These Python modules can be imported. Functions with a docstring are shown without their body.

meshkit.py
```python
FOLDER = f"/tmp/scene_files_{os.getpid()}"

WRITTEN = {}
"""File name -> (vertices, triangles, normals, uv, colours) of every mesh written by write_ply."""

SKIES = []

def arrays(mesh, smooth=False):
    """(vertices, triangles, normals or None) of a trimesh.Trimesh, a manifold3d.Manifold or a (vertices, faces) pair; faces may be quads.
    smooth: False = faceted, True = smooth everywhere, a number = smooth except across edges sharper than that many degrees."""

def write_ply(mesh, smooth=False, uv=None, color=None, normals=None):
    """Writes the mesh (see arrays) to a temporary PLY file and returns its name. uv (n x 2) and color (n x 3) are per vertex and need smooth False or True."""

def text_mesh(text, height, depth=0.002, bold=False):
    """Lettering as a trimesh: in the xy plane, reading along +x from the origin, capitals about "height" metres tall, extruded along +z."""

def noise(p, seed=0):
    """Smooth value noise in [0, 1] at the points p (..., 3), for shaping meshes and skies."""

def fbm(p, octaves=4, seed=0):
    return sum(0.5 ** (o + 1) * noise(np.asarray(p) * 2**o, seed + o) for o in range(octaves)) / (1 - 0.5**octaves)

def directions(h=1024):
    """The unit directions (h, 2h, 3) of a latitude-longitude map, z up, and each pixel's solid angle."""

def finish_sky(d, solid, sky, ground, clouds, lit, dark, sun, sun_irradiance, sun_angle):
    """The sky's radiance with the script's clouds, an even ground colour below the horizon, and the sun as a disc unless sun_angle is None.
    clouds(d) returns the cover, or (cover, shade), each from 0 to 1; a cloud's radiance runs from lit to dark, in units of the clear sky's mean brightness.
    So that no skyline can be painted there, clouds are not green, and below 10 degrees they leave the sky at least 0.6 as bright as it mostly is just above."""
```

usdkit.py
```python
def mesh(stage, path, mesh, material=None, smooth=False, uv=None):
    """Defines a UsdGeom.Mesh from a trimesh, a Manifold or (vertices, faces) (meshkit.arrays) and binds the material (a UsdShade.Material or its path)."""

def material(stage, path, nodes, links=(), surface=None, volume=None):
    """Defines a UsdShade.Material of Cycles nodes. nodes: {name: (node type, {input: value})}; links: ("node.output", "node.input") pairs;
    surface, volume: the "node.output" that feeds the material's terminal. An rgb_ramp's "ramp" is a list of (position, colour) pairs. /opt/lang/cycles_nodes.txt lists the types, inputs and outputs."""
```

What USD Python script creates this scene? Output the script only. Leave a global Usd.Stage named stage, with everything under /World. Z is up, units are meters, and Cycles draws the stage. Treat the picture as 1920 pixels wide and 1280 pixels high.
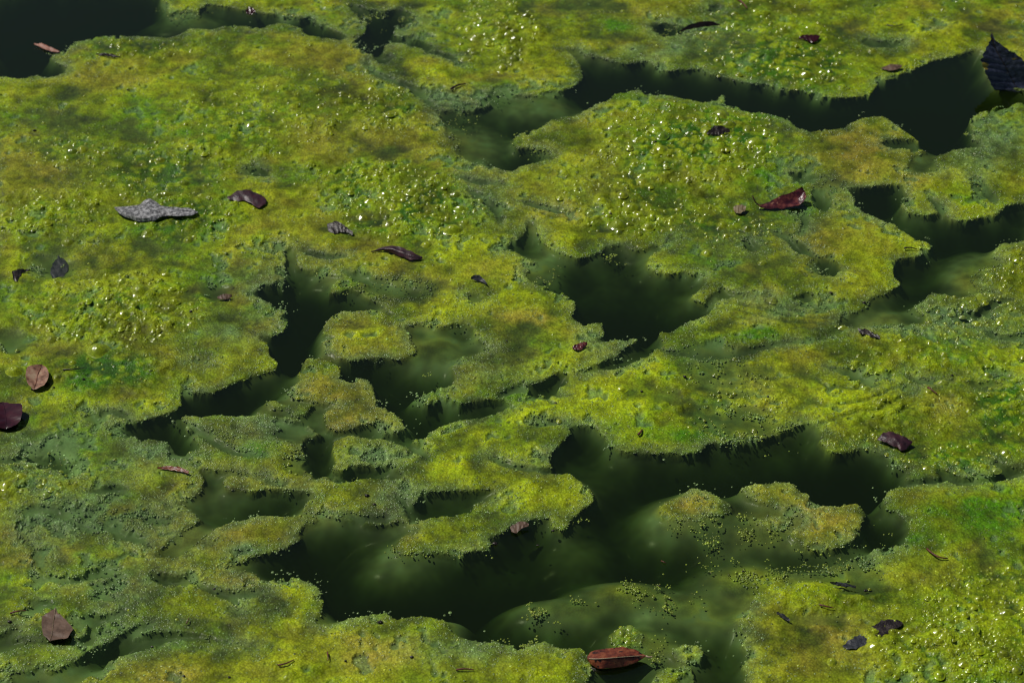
import math, random
import numpy as np
import trimesh
from PIL import Image, ImageDraw
from scipy import ndimage as ndi
from scipy.interpolate import CubicSpline
from pxr import Usd, UsdGeom, UsdLux, UsdShade, Gf, Sdf, Vt
import usdkit

stage = Usd.Stage.CreateInMemory()
UsdGeom.SetStageUpAxis(stage, UsdGeom.Tokens.z)
UsdGeom.SetStageMetersPerUnit(stage, 1.0)
UsdGeom.Xform.Define(stage, '/World')
UsdGeom.Scope.Define(stage, '/World/Looks')

# ------------------------------------------------------------------ camera, sky, sun, exposure
DEP, DIST, HALF = math.radians(35.0), 3.07, 0.2117
CAM = np.array([0.0, -DIST * math.cos(DEP), DIST * math.sin(DEP)])
FWD = np.array([0.0, math.cos(DEP), -math.sin(DEP)])
UP = np.array([0.0, math.sin(DEP), math.cos(DEP)])
EXPOSURE = -0.54
SUN_EL, SUN_AZ_LEFT = math.radians(56.0), math.radians(66.0)     # azimuth measured to the left of the view direction (+y)
SUN = np.array([-math.sin(SUN_AZ_LEFT) * math.cos(SUN_EL), math.cos(SUN_AZ_LEFT) * math.cos(SUN_EL), math.sin(SUN_EL)])
SKY_STRENGTH, SUN_INT = 0.05, 1.25

cam = UsdGeom.Camera.Define(stage, '/World/camera')
cam.CreateHorizontalApertureAttr(36.0)
cam.CreateVerticalApertureAttr(24.0)
cam.CreateFocalLengthAttr(18.0 / HALF)
cam.CreateFStopAttr(9.0)
cam.CreateFocusDistanceAttr(2.85)
cam.CreateClippingRangeAttr(Gf.Vec2f(0.05, 500))
cam.CreateExposureAttr(EXPOSURE)
rot = np.stack([[1, 0, 0], UP, -FWD])
mt = np.eye(4); mt[:3, :3] = rot; mt[3, :3] = CAM
UsdGeom.Xformable(cam).AddTransformOp().Set(Gf.Matrix4d(mt.tolist()))

dome = UsdLux.DomeLight.Define(stage, '/World/sky')
dome.GetPrim().SetCustomDataByKey('kind', 'structure')
sky_mat = usdkit.material(stage, '/World/Looks/sky_look', {
    'sky': ('sky_texture', {'sky_type': 'single_scattering', 'sun_disc': False, 'sun_elevation': SUN_EL, 'sun_rotation': math.atan2(SUN[0], SUN[1])}),
    'bg': ('background_shader', {'strength': SKY_STRENGTH})}, [('sky.color', 'bg.color')], surface='bg.background')
UsdShade.MaterialBindingAPI.Apply(dome.GetPrim()).Bind(sky_mat)
sun = UsdLux.DistantLight.Define(stage, '/World/sun')
sun.CreateNormalizeAttr(True); sun.CreateIntensityAttr(SUN_INT); sun.CreateAngleAttr(0.53); sun.CreateColorAttr(Gf.Vec3f(1.0, 0.955, 0.88))
zc = SUN / np.linalg.norm(SUN)
xc = np.cross([0, 0, 1.0], zc); xc /= np.linalg.norm(xc)
ms = np.eye(4); ms[:3, :3] = np.stack([xc, np.cross(zc, xc), zc])
UsdGeom.Xformable(sun).AddTransformOp().Set(Gf.Matrix4d(ms.tolist()))

# ------------------------------------------------------------------ helpers
def at(px, py, h=0.0):
    """The point at height h that the photograph (1920 x 1280) shows at px, py."""
    px, py = np.asarray(px, float), np.asarray(py, float)
    dx, dy = (px - 960) / 960 * HALF, (640 - py) / 960 * HALF
    d = FWD + dx[..., None] * np.array([1.0, 0, 0]) + dy[..., None] * UP
    t = (h - CAM[2]) / d[..., 2]
    return CAM + d * t[..., None]

def to_px(p):
    q = p - CAM
    w = q @ FWD
    return 960 + q[..., 0] / w / HALF * 960, 640 - (q @ UP) / w / HALF * 960

used = {}
def numbered(name, parent='/World'):
    k = used[(parent, name)] = used.get((parent, name), -1) + 1
    return f'{parent}/{name}' if k == 0 else f'{parent}/{name}_{k:03d}'

def tag(prim, label=None, cat=None, group=None, kind=None):
    for k, v in (('label', label), ('category', cat), ('group', group), ('kind', kind)):
        if v: prim.SetCustomDataByKey(k, v)
    return prim

def put(name, mesh, mat, parent='/World', smooth=True, tint=None):
    m = usdkit.mesh(stage, numbered(name, str(parent)), mesh, mat, smooth=smooth)
    if tint is not None:
        UsdGeom.PrimvarsAPI(m).CreatePrimvar('tint', Sdf.ValueTypeNames.Color3fArray, 'vertex').Set(Vt.Vec3fArray.FromNumpy(np.ascontiguousarray(tint, np.float32)))
    return m.GetPrim()

def thing(name, label, cat, group=None, kind=None):
    x = UsdGeom.Xform.Define(stage, numbered(name))
    return tag(x.GetPrim(), label, cat, group, kind)

def P(text):
    v = [float(x) for x in text.replace(',', ' ').split()]
    return np.array(v).reshape(-1, 2)

rng = np.random.default_rng(7)
random.seed(7)

# ------------------------------------------------------------------ materials
def M(name, nodes, links, **kw):
    return usdkit.material(stage, '/World/Looks/' + name, nodes, links, **kw)

def algae_look(name, rough, bump_mm, cell, coat, sss=0.0, speckle=0.5, trans=0.0, coatr=.2):
    return M(name, {
        'at': ('attribute', {'attribute': 'tint'}),
        'g': ('geometry', {}),
        'n1': ('noise_texture', {'scale': 900.0, 'detail': 2.0}),
        'n2': ('noise_texture', {'scale': 170.0, 'detail': 3.0}),
        'n3': ('noise_texture', {'scale': 60.0, 'detail': 3.0, 'distortion': 0.6}),
        'v': ('voronoi_texture', {'scale': cell, 'feature': 'f1', 'randomness': 1.0}),
        'r1': ('map_range', {'from_min': 0.3, 'from_max': 0.7, 'to_min': 1 - speckle, 'to_max': 1 + speckle * 0.9}),
        'r2': ('map_range', {'from_min': 0.3, 'from_max': 0.7, 'to_min': 0.72, 'to_max': 1.25}),
        'rv': ('map_range', {'from_min': 0.0, 'from_max': 0.75, 'to_min': 1.15, 'to_max': 0.7}),
        'm1': ('math', {'math_type': 'multiply'}), 'm2': ('math', {'math_type': 'multiply'}),
        'c1': ('mix_color', {'blend_type': 'multiply', 'fac': 1.0, 'use_clamp': False}),
        'cc': ('combine_color', {}),
        'h': ('hsv', {'saturation': 1.0, 'value': 1.0}),
        'rh': ('map_range', {'from_min': 0.3, 'from_max': 0.7, 'to_min': 0.492, 'to_max': 0.512}),
        'inv': ('math', {'math_type': 'multiply', 'value2': -1.0}),
        'ha': ('math', {'math_type': 'add'}),
        'hn': ('math', {'math_type': 'multiply', 'value2': 0.35}),
        'b': ('bump', {'strength': 1.0, 'distance': bump_mm * 0.001}),
        'sp': ('separate_xyz', {}), 'dz': ('map_range', {'from_min': -0.006, 'from_max': -0.0008, 'to_min': 0.0, 'to_max': 1.0}), 'mf': ('mix_float', {'a': 1.0}),
        'tl': ('translucent_bsdf', {}), 'mx': ('mix_closure', {'fac': trans}),
        'p': ('principled_bsdf', {'roughness': rough, 'coat_weight': coat, 'coat_roughness': coatr, 'specular_ior_level': 0.14, 'subsurface_weight': sss, 'subsurface_scale': 0.002, 'subsurface_radius': (0.8, 1.0, 0.2)}),
    }, [('g.position', 'n1.vector'), ('g.position', 'n2.vector'), ('g.position', 'n3.vector'), ('g.position', 'v.vector'),
        ('n1.fac', 'r1.value'), ('n2.fac', 'r2.value'), ('v.distance', 'rv.value'),
        ('r1.result', 'm1.value1'), ('r2.result', 'm1.value2'), ('m1.value', 'm2.value1'), ('rv.result', 'm2.value2'),
        ('g.position', 'sp.vector'), ('sp.z', 'dz.value'), ('dz.result', 'b.strength'), ('dz.result', 'mf.fac'), ('m2.value', 'mf.b'), ('mf.result', 'cc.r'), ('mf.result', 'cc.g'), ('mf.result', 'cc.b'),
        ('at.color', 'c1.a'), ('cc.color', 'c1.b'), ('c1.result', 'h.color'), ('n3.fac', 'rh.value'), ('rh.result', 'h.hue'),
        ('v.distance', 'inv.value1'), ('inv.value', 'ha.value1'), ('n1.fac', 'hn.value1'), ('hn.value', 'ha.value2'), ('ha.value', 'b.height'),
        ('h.color', 'p.base_color'), ('b.normal', 'p.normal'), ('h.color', 'tl.color'), ('p.BSDF', 'mx.closure1'), ('tl.BSDF', 'mx.closure2')], surface='mx.closure' if trans else 'p.BSDF')

ALGAE = algae_look('algae_mat', 0.6, 0.5, 330.0, 0.05, speckle=0.22)
GRANULE = algae_look('algae_granules', 0.5, 0.15, 900.0, 0.6, speckle=0.15, coatr=.2)
BUBBLE = algae_look('algae_bubbles', 0.4, 0.10, 500.0, 0.9, speckle=0.2, coatr=.17)

WATER = M('pond_water', {
    'n': ('noise_texture', {'scale': 14.0, 'detail': 2.0}), 'g': ('geometry', {}),
    'b': ('bump', {'strength': 0.25, 'distance': 0.0025}),
    'f': ('fresnel', {'IOR': 1.33}), 't': ('transparent_bsdf', {'color': (1, 1, 1)}), 'gl': ('glossy_bsdf', {'color': (1, 1, 1), 'roughness': 0.03}),
    'm': ('mix_closure', {}),
    'v': ('principled_volume', {'color': (0.019, 0.034, 0.004), 'density': 58.0, 'anisotropy': 0.0, 'absorption_color': (0.05, 0.11, 0.002)}),
}, [('g.position', 'n.vector'), ('n.fac', 'b.height'), ('b.normal', 'gl.normal'), ('f.fac', 'm.fac'), ('t.BSDF', 'm.closure1'), ('gl.BSDF', 'm.closure2')], surface='m.closure', volume='v.volume')

MUD = M('mud', {'g': ('geometry', {}), 'n': ('noise_texture', {'scale': 6.0, 'detail': 6.0}), 'r': ('rgb_ramp', {'ramp': [(0.3, (0.012, 0.014, 0.008)), (0.7, (0.03, 0.03, 0.016))]}),
                'p': ('principled_bsdf', {'roughness': 0.9})}, [('g.position', 'n.vector'), ('n.fac', 'r.fac'), ('r.color', 'p.base_color')], surface='p.BSDF')

def leaf_look(name, c1, c2, c3, rough=0.35, scale=140.0, bump=0.6, spots=None, spec=0.4):
    nodes = {'g': ('geometry', {}), 'n': ('noise_texture', {'scale': scale, 'detail': 5.0, 'roughness': 0.65}), 'n2': ('noise_texture', {'scale': scale * 4, 'detail': 3.0}),
             'r': ('rgb_ramp', {'ramp': [(0.36, c1), (0.5, c2), (0.64, c3)]}),
             'b': ('bump', {'strength': 0.8, 'distance': bump * 0.001}),
             'p': ('principled_bsdf', {'roughness': rough, 'specular_ior_level': spec})}
    links = [('g.position', 'n.vector'), ('g.position', 'n2.vector'), ('n.fac', 'r.fac'), ('n2.fac', 'b.height'), ('b.normal', 'p.normal')]
    if spots:
        nodes |= {'s': ('noise_texture', {'scale': spots[1], 'detail': 2.0}), 'sr': ('map_range', {'from_min': spots[2], 'from_max': spots[2] + 0.04}),
                  'mx': ('mix_color', {'b': spots[0]})}
        links += [('g.position', 's.vector'), ('s.fac', 'sr.value'), ('sr.result', 'mx.fac'), ('r.color', 'mx.a'), ('mx.result', 'p.base_color')]
    else:
        links += [('r.color', 'p.base_color')]
    return M(name, nodes, links, surface='p.BSDF')

# ------------------------------------------------------------------ the outlines of open water and of islets, as the photograph shows them
WATERS = [P(t) for t in '''
-40,-40 300,-40 303,5 315,24 330,26 373,22 386,7 430,14 470,24 520,26 545,33 578,32 592,42 600,48 620,58 648,68 640,74 600,68 575,63 568,54 550,47 525,44 503,47 495,53 450,48 410,49 400,53 355,55 345,61 310,70 285,68 235,66 185,68 165,71 138,78 130,86 112,98 98,102 92,110 105,118 125,128 118,137 100,143 55,141 48,148 20,146 0,142 -40,140
655,10 665,8 690,18 720,22 745,18 770,25 780,38 765,45 740,48 735,66 760,72 790,78 812,88 800,95 780,85 745,78 722,82 715,100 735,105 722,118 712,118 700,105 690,92 672,82 672,72 690,62 694,40 680,38 672,30 655,14
1066,92 1085,90 1098,102 1125,108 1145,115 1180,118 1215,113 1230,125 1250,132 1290,128 1315,128 1330,138 1360,148 1385,152 1410,158 1435,158 1450,164 1457,168 1500,170 1530,178 1560,184 1600,184 1632,180 1644,168 1650,155 1665,148 1700,135 1740,118 1790,105 1830,92 1845,97 1842,115 1848,140 1860,160 1880,168 1960,170 1960,190 1900,192 1875,195 1855,205 1835,210 1820,222 1815,235 1825,250 1815,262 1840,268 1835,275 1800,278 1770,285 1752,290 1750,302 1762,312 1755,322 1740,324 1715,325 1700,318 1712,290 1740,284 1720,262 1708,250 1690,240 1670,225 1655,217 1630,216 1605,225 1580,238 1555,244 1520,246 1495,240 1488,230 1475,222 1440,211 1415,205 1390,200 1362,197 1360,178 1350,177 1345,188 1320,192 1290,185 1265,178 1225,176 1200,168 1180,168 1150,176 1140,185 1120,195 1095,210 1080,218 1060,219 1035,222 1020,232 1018,240 995,246 968,252 960,265 968,280 995,275 1020,278 1038,285 1020,300 1000,305 975,312 955,318 930,312 905,306 880,300 862,290 858,275 840,255 832,240 828,225 822,210 835,207 855,208 880,206 900,203 918,198 925,190 905,176 920,172 945,172 960,175 985,180 1010,180 1040,176 1075,165 1088,155 1094,140 1090,125 1080,110 1068,100
1645,266 1670,260 1715,262 1740,280 1715,280 1665,276
1590,350 1610,352 1640,350 1690,345 1695,360 1705,368 1692,372 1690,385 1700,398 1740,402 1765,400 1780,412 1800,415 1830,410 1865,402 1878,392 1890,385 1960,380 1960,440 1915,452 1880,455 1868,465 1862,475 1878,490 1875,500 1855,505 1835,522 1840,532 1865,545 1870,550 1840,548 1795,555 1780,552 1765,548 1748,545 1740,552 1738,565 1715,575 1722,585 1735,592 1730,600 1700,607 1680,612 1660,612 1630,612 1590,616 1575,628 1540,632 1555,622 1572,610 1578,595 1580,585 1600,588 1620,578 1632,565 1640,555 1665,545 1690,535 1694,528 1683,520 1680,505 1677,495 1690,488 1720,485 1735,470 1748,460 1742,452 1720,450 1705,440 1690,430 1680,420 1655,412 1630,400 1612,385 1605,372 1600,362
995,415 1005,425 1012,440 1020,455 1040,468 1075,482 1085,486 1105,478 1135,470 1140,462 1165,458 1190,470 1210,465 1240,458 1260,442 1272,435 1258,450 1235,468 1218,480 1212,492 1218,505 1235,510 1260,512 1295,513 1320,516 1325,530 1312,545 1298,556 1302,562 1325,570 1335,572 1330,585 1320,592 1300,600 1285,603 1262,618 1242,620 1238,612 1235,630 1248,645 1225,655 1215,665 1180,682 1150,690 1120,692 1100,700 1080,697 1115,685 1140,675 1160,668 1170,655 1195,643 1200,635 1180,630 1160,632 1138,628 1130,615 1134,605 1120,602 1105,608 1095,610 1090,600 1078,590 1080,575 1075,562 1060,548 1045,540 1020,535 1000,530 985,515 988,500 1000,492 985,482 975,475 960,470 940,472 945,462 960,452 975,445 985,432
990,720 1020,712 1050,700 1065,698 1058,715 1045,730 1050,738 1030,742 1005,738 985,742 992,730
520,455 535,470 548,460 552,480 555,500 580,508 605,505 620,512 640,520 625,530 615,548 635,550 655,542 675,545 690,560 705,565 740,590 760,598 758,606 735,592 712,583 695,580 665,582 640,584 620,592 607,602 604,615 610,632 605,645 610,660 630,672 660,678 700,672 730,674 760,672 778,662 780,655 770,640 770,625 762,612 775,606 800,605 830,612 850,608 870,605 885,615 890,630 905,640 930,650 915,658 890,665 860,672 848,690 850,705 845,720 815,728 780,735 770,742 785,748 800,758 830,752 850,760 880,755 920,748 945,750 955,760 940,768 915,776 880,782 850,790 820,800 800,812 780,822 765,828 740,825 720,815 700,818 690,812 720,808 745,808 770,802 780,796 765,790 745,778 725,768 710,755 702,735 700,722 690,710 670,706 655,715 640,708 645,698 640,685 625,675 600,670 575,672 565,680 570,690 558,700 565,708 560,715 545,728 540,735 560,745 580,752 610,757 635,756 620,762 605,775 605,785 612,800 600,808 585,795 560,785 540,780 515,778 490,772 480,775 440,778 400,776 375,778 345,775 335,778 345,795 360,815 370,830 375,840 355,845 330,842 318,828 300,820 280,820 265,825 245,815 225,805 200,800 195,795 230,795 270,788 300,780 330,768 345,758 338,745 340,735 360,733 400,738 420,732 440,715 465,706 500,695 520,690 525,680 512,665 510,650 500,640 490,632 515,630 535,620 545,605 540,590 540,575 530,565 500,560 485,545 490,535 530,535 538,520 535,500 540,485 530,470
604,800 640,806 662,801 690,790 712,792 716,806 740,812 766,820 745,827 715,819 690,819 655,815 628,824 606,818
608,880 640,884 645,892 612,890
570,820 600,812 622,820 620,840 625,862 622,880 610,888 595,895 585,885 570,875 560,870 575,850 565,835
640,885 665,872 700,873 730,870 745,868 740,880 755,890 748,900 720,896 690,894 660,900 640,903 632,895
375,878 400,880 425,882 440,878 480,885 500,890 505,898 480,893 440,892 420,897 425,915 450,918 480,922 500,915 530,917 560,925 585,922 592,930 575,940 565,955 590,960 630,965 665,972 700,984 720,982 750,975 765,978 768,990 755,1005 745,1020 750,1032 780,1036 820,1035 860,1036 880,1034 920,1030 925,1018 915,1010 945,1000 965,985 985,985 1000,975 1030,972 1035,988 1060,992 1072,975 1085,965 1105,950 1112,935 1105,920 1090,905 1075,890 1060,880 1045,878 1035,862 1038,845 1055,830 1075,818 1070,800 1090,797 1115,797 1130,815 1140,830 1160,845 1190,850 1225,850 1270,852 1300,850 1320,845 1330,832 1360,830 1400,828 1440,820 1465,810 1490,795 1515,790 1535,800 1540,815 1530,825 1545,842 1570,850 1600,845 1620,838 1640,845 1665,855 1672,870 1690,880 1705,882 1690,895 1680,910 1665,920 1655,935 1660,950 1680,960 1705,985 1700,1005 1690,1020 1640,1028 1620,1040 1560,1055 1520,1065 1480,1075 1460,1090 1440,1100 1410,1120 1400,1150 1385,1160 1395,1185 1390,1210 1405,1230 1385,1250 1400,1262 1380,1320 1120,1320 1100,1280 1110,1240 1090,1215 1050,1212 1020,1200 1000,1205 960,1208 930,1200 900,1198 865,1190 845,1180 835,1165 815,1155 790,1150 765,1150 745,1158 720,1145 700,1150 675,1155 650,1162 625,1168 605,1172 590,1165 600,1150 606,1125 600,1100 580,1088 540,1080 515,1085 500,1095 490,1090 480,1075 460,1067 435,1068 400,1064 440,1052 490,1040 540,1030 565,1010 565,995 575,980 592,972 570,966 530,965 480,965 450,975 420,980 400,990 385,1005 360,1030 335,1040 300,1040 310,1020 345,990 380,972 350,950 330,942 350,935 365,925 380,915 385,900
40,850 70,845 95,850 125,853 133,862 135,875 145,888 125,885 105,878 75,868 50,862
30,998 55,992 52,1005 70,1020 85,1040 90,1060 85,1078 75,1065 70,1045 55,1025 30,1015
285,1075 330,1080 360,1075 372,1085 380,1092 355,1094 310,1095 290,1085
155,1230 180,1215 205,1205 230,1190 260,1185 290,1182 330,1185 375,1192 410,1200 460,1208 480,1212 475,1216 430,1206 385,1200 345,1196 320,1200 280,1210 250,1220 215,1232 190,1245 165,1265 150,1280 150,1320 20,1320 18,1275 10,1258 20,1256 45,1255 75,1250 100,1255 125,1245 150,1235
-40,1195 0,1190 20,1180 35,1172 50,1188 100,1200 150,1200 163,1190 168,1165 162,1148 176,1160 178,1195 170,1206 120,1208 60,1202 20,1215 0,1225 -40,1230
170,1145 182,1150 210,1155 235,1145 225,1156 190,1166 175,1175
1762,880 1775,882 1790,890 1810,895 1840,896 1865,890 1872,880 1862,868 1870,865 1885,872 1910,877 1960,872 1960,888 1920,890 1890,898 1860,902 1835,906 1800,908 1785,902 1770,895
795,920 830,922 860,920 890,922 920,920 940,925 925,935 900,935 885,945 880,958 850,962 810,968 790,975 775,968 780,945
1480,448 1500,455 1520,470 1500,478 1485,465
1530,478 1560,485 1575,505 1565,518 1545,505
1490,555 1520,545 1530,555 1515,565 1490,560
1352,530 1362,542 1375,549 1400,551 1440,548 1442,551 1400,556 1370,557 1350,562 1335,566 1352,552
1385,445 1405,445 1425,460 1425,470 1400,468
1480,325 1510,325 1545,330 1530,337 1495,335
1525,360 1550,355 1560,380 1550,395 1530,390
1612,78 1625,72 1660,76 1700,73 1700,84 1665,90 1630,88
1740,42 1765,36 1768,45 1752,50
1222,47 1250,42 1285,52 1278,62 1245,68 1230,60
1328,9 1350,7 1362,15 1345,23 1332,20
460,310 475,308 495,322 505,330 480,328
352,672 375,668 393,670 390,680 370,682
150,776 175,772 195,781 190,793 165,789
1812,718 1830,714 1860,716 1880,712 1892,716 1882,721 1850,723 1825,721
680,532 720,526 760,530 790,540 780,552 750,555 720,552 690,545
872,550 895,552 908,563 890,567 877,560
1690,723 1712,723 1708,731 1696,731
'''.strip().split('\n')]
ISLETS = [P(t) for t in '''
500,752 515,750 530,760 528,768 510,763
535,760 555,756 585,760 575,775 555,780 540,772
1245,950 1260,938 1285,930 1300,918 1325,922 1345,935 1365,940 1370,955 1350,962 1325,960 1310,966 1290,970 1270,968 1250,965
1400,918 1425,908 1460,903 1490,908 1500,920 1530,935 1540,948 1560,950 1600,945 1618,960 1605,985 1590,1010 1560,1025 1520,1022 1495,1012 1480,1000 1500,985 1520,970 1490,960 1460,950 1430,940 1410,930
1425,972 1450,967 1478,976 1460,988 1430,984
1145,1185 1165,1175 1190,1178 1200,1190 1195,1208 1165,1212 1148,1200
1260,1220 1285,1210 1310,1212 1318,1222 1305,1238 1275,1238
1225,1275 1235,1257 1260,1250 1290,1252 1295,1265 1280,1300 1230,1300
30,1195 45,1165 70,1150 100,1140 150,1135 162,1150 160,1175 140,1190 100,1196 60,1198
'''.strip().split('\n')]

# narrow dark gaps between overlapping lobes: width in pixels, then the line
CRACKS = [(float(t.split(';')[0]), P(t.split(';')[1])) for t in '''
9;125,936 160,922 200,916 240,918 285,930 322,950
7;150,985 190,1010 235,1003 280,1020 310,1032
6;30,960 70,950 110,960 150,985
8;165,1158 205,1156 240,1138 275,1118 300,1108
9;372,1092 395,1104 430,1114 470,1112 500,1102
8;215,1198 250,1182 290,1166 318,1160 345,1172 385,1184 430,1196
7;345,792 385,812 420,838 455,850 500,852
7;440,800 480,812 530,812 570,822
9;505,898 530,906 565,900 595,896
8;915,850 960,872 1010,880 1055,884
8;720,812 745,822 780,838 800,856
7;745,930 768,950 772,975
9;1240,652 1300,664 1380,660 1440,648 1550,632
8;1828,328 1850,356 1868,380
7;1742,368 1762,386 1768,400
8;640,505 690,522 730,530
8;690,112 702,134 742,152 782,168 802,188 824,206
7;800,98 835,104 872,122
8;985,378 1020,388 1058,396
9;1440,430 1480,446 1500,462 1530,480
7;1490,395 1510,410 1500,440
8;1345,545 1325,575 1300,592
8;0,860 25,862 45,852
7;0,930 30,935 60,928
8;100,1080 140,1086 180,1075 215,1080
7;20,1120 60,1128 100,1134
7;160,1130 180,1118 220,1122
8;600,900 622,896 640,904
8;640,960 700,972 740,966
7;430,1140 470,1150 520,1146
6;1700,700 1740,716 1790,712
6;1560,690 1600,700 1640,722
8;1900,560 1860,570 1830,590 1800,600
7;1850,620 1880,632 1930,628
7;1695,895 1680,905 1740,902 1770,900
8;880,355 905,370 930,392 940,420
7;860,330 900,340 950,345
7;570,470 610,480 650,478
6;330,980 290,972 250,980
7;470,545 510,560 535,570
7;250,790 215,770 190,778
8;1120,640 1160,628 1180,640
7;930,745 960,730 985,722
7;1000,800 1030,790 1060,792
'''.strip().split('\n')]
# loose clusters of grains afloat on open water: x, y, rx, ry, how many
FLOATS = [(995, 1140, 14, 8, 40), (1020, 1150, 22, 10, 60), (1055, 1158, 20, 8, 45), (1075, 1122, 20, 8, 16), (1115, 1132, 14, 5, 14), (1182, 1104, 24, 10, 40), (1170, 1087, 12, 5, 10), (1240, 1098, 14, 4, 14), (1250, 1138, 16, 8, 18), (1215, 1115, 40, 22, 40), (1320, 1060, 40, 20, 22),
          (1290, 1118, 60, 20, 14), (1400, 1080, 26, 10, 50), (1425, 1046, 12, 5, 16), (1380, 1048, 8, 4, 8), (1245, 1215, 30, 20, 26), (1225, 1235, 10, 6, 14), (1350, 990, 50, 24, 60), (1420, 1000, 50, 20, 60), (1300, 980, 40, 14, 60), (1385, 960, 30, 16, 30), (1340, 1015, 24, 10, 24), (1090, 978, 10, 8, 20), (935, 1005, 20, 8, 16), (850, 1042, 60, 6, 30),
          (800, 700, 8, 4, 6), (1150, 480, 14, 10, 40), (1165, 500, 10, 6, 14), (1030, 505, 30, 14, 36), (1015, 525, 20, 8, 26), (600, 515, 24, 10, 30), (1870, 268, 40, 20, 60), (1810, 250, 14, 6, 20), (700, 35, 50, 16, 120), (770, 36, 36, 20, 130), (1245, 55, 40, 14, 120), (1330, 85, 50, 20, 100), (1225, 92, 30, 16, 80), (1010, 265, 46, 18, 160), (870, 225, 30, 26, 60), (680, 540, 60, 14, 60), (820, 545, 50, 14, 60),
          (1820, 330, 60, 26, 80), (1500, 1040, 70, 16, 50), (1560, 1060, 60, 14, 60), (1660, 1000, 30, 22, 40), (1450, 1070, 50, 14, 40), (1380, 800, 100, 30, 130), (1330, 690, 60, 40, 40), (340, 25, 40, 12, 50), (720, 1165, 30, 8, 30), (990, 1205, 60, 10, 60), (530, 840, 60, 14, 50), (60, 870, 50, 12, 40), (760, 1025, 30, 16, 60), (690, 900, 40, 8, 16)]
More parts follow.
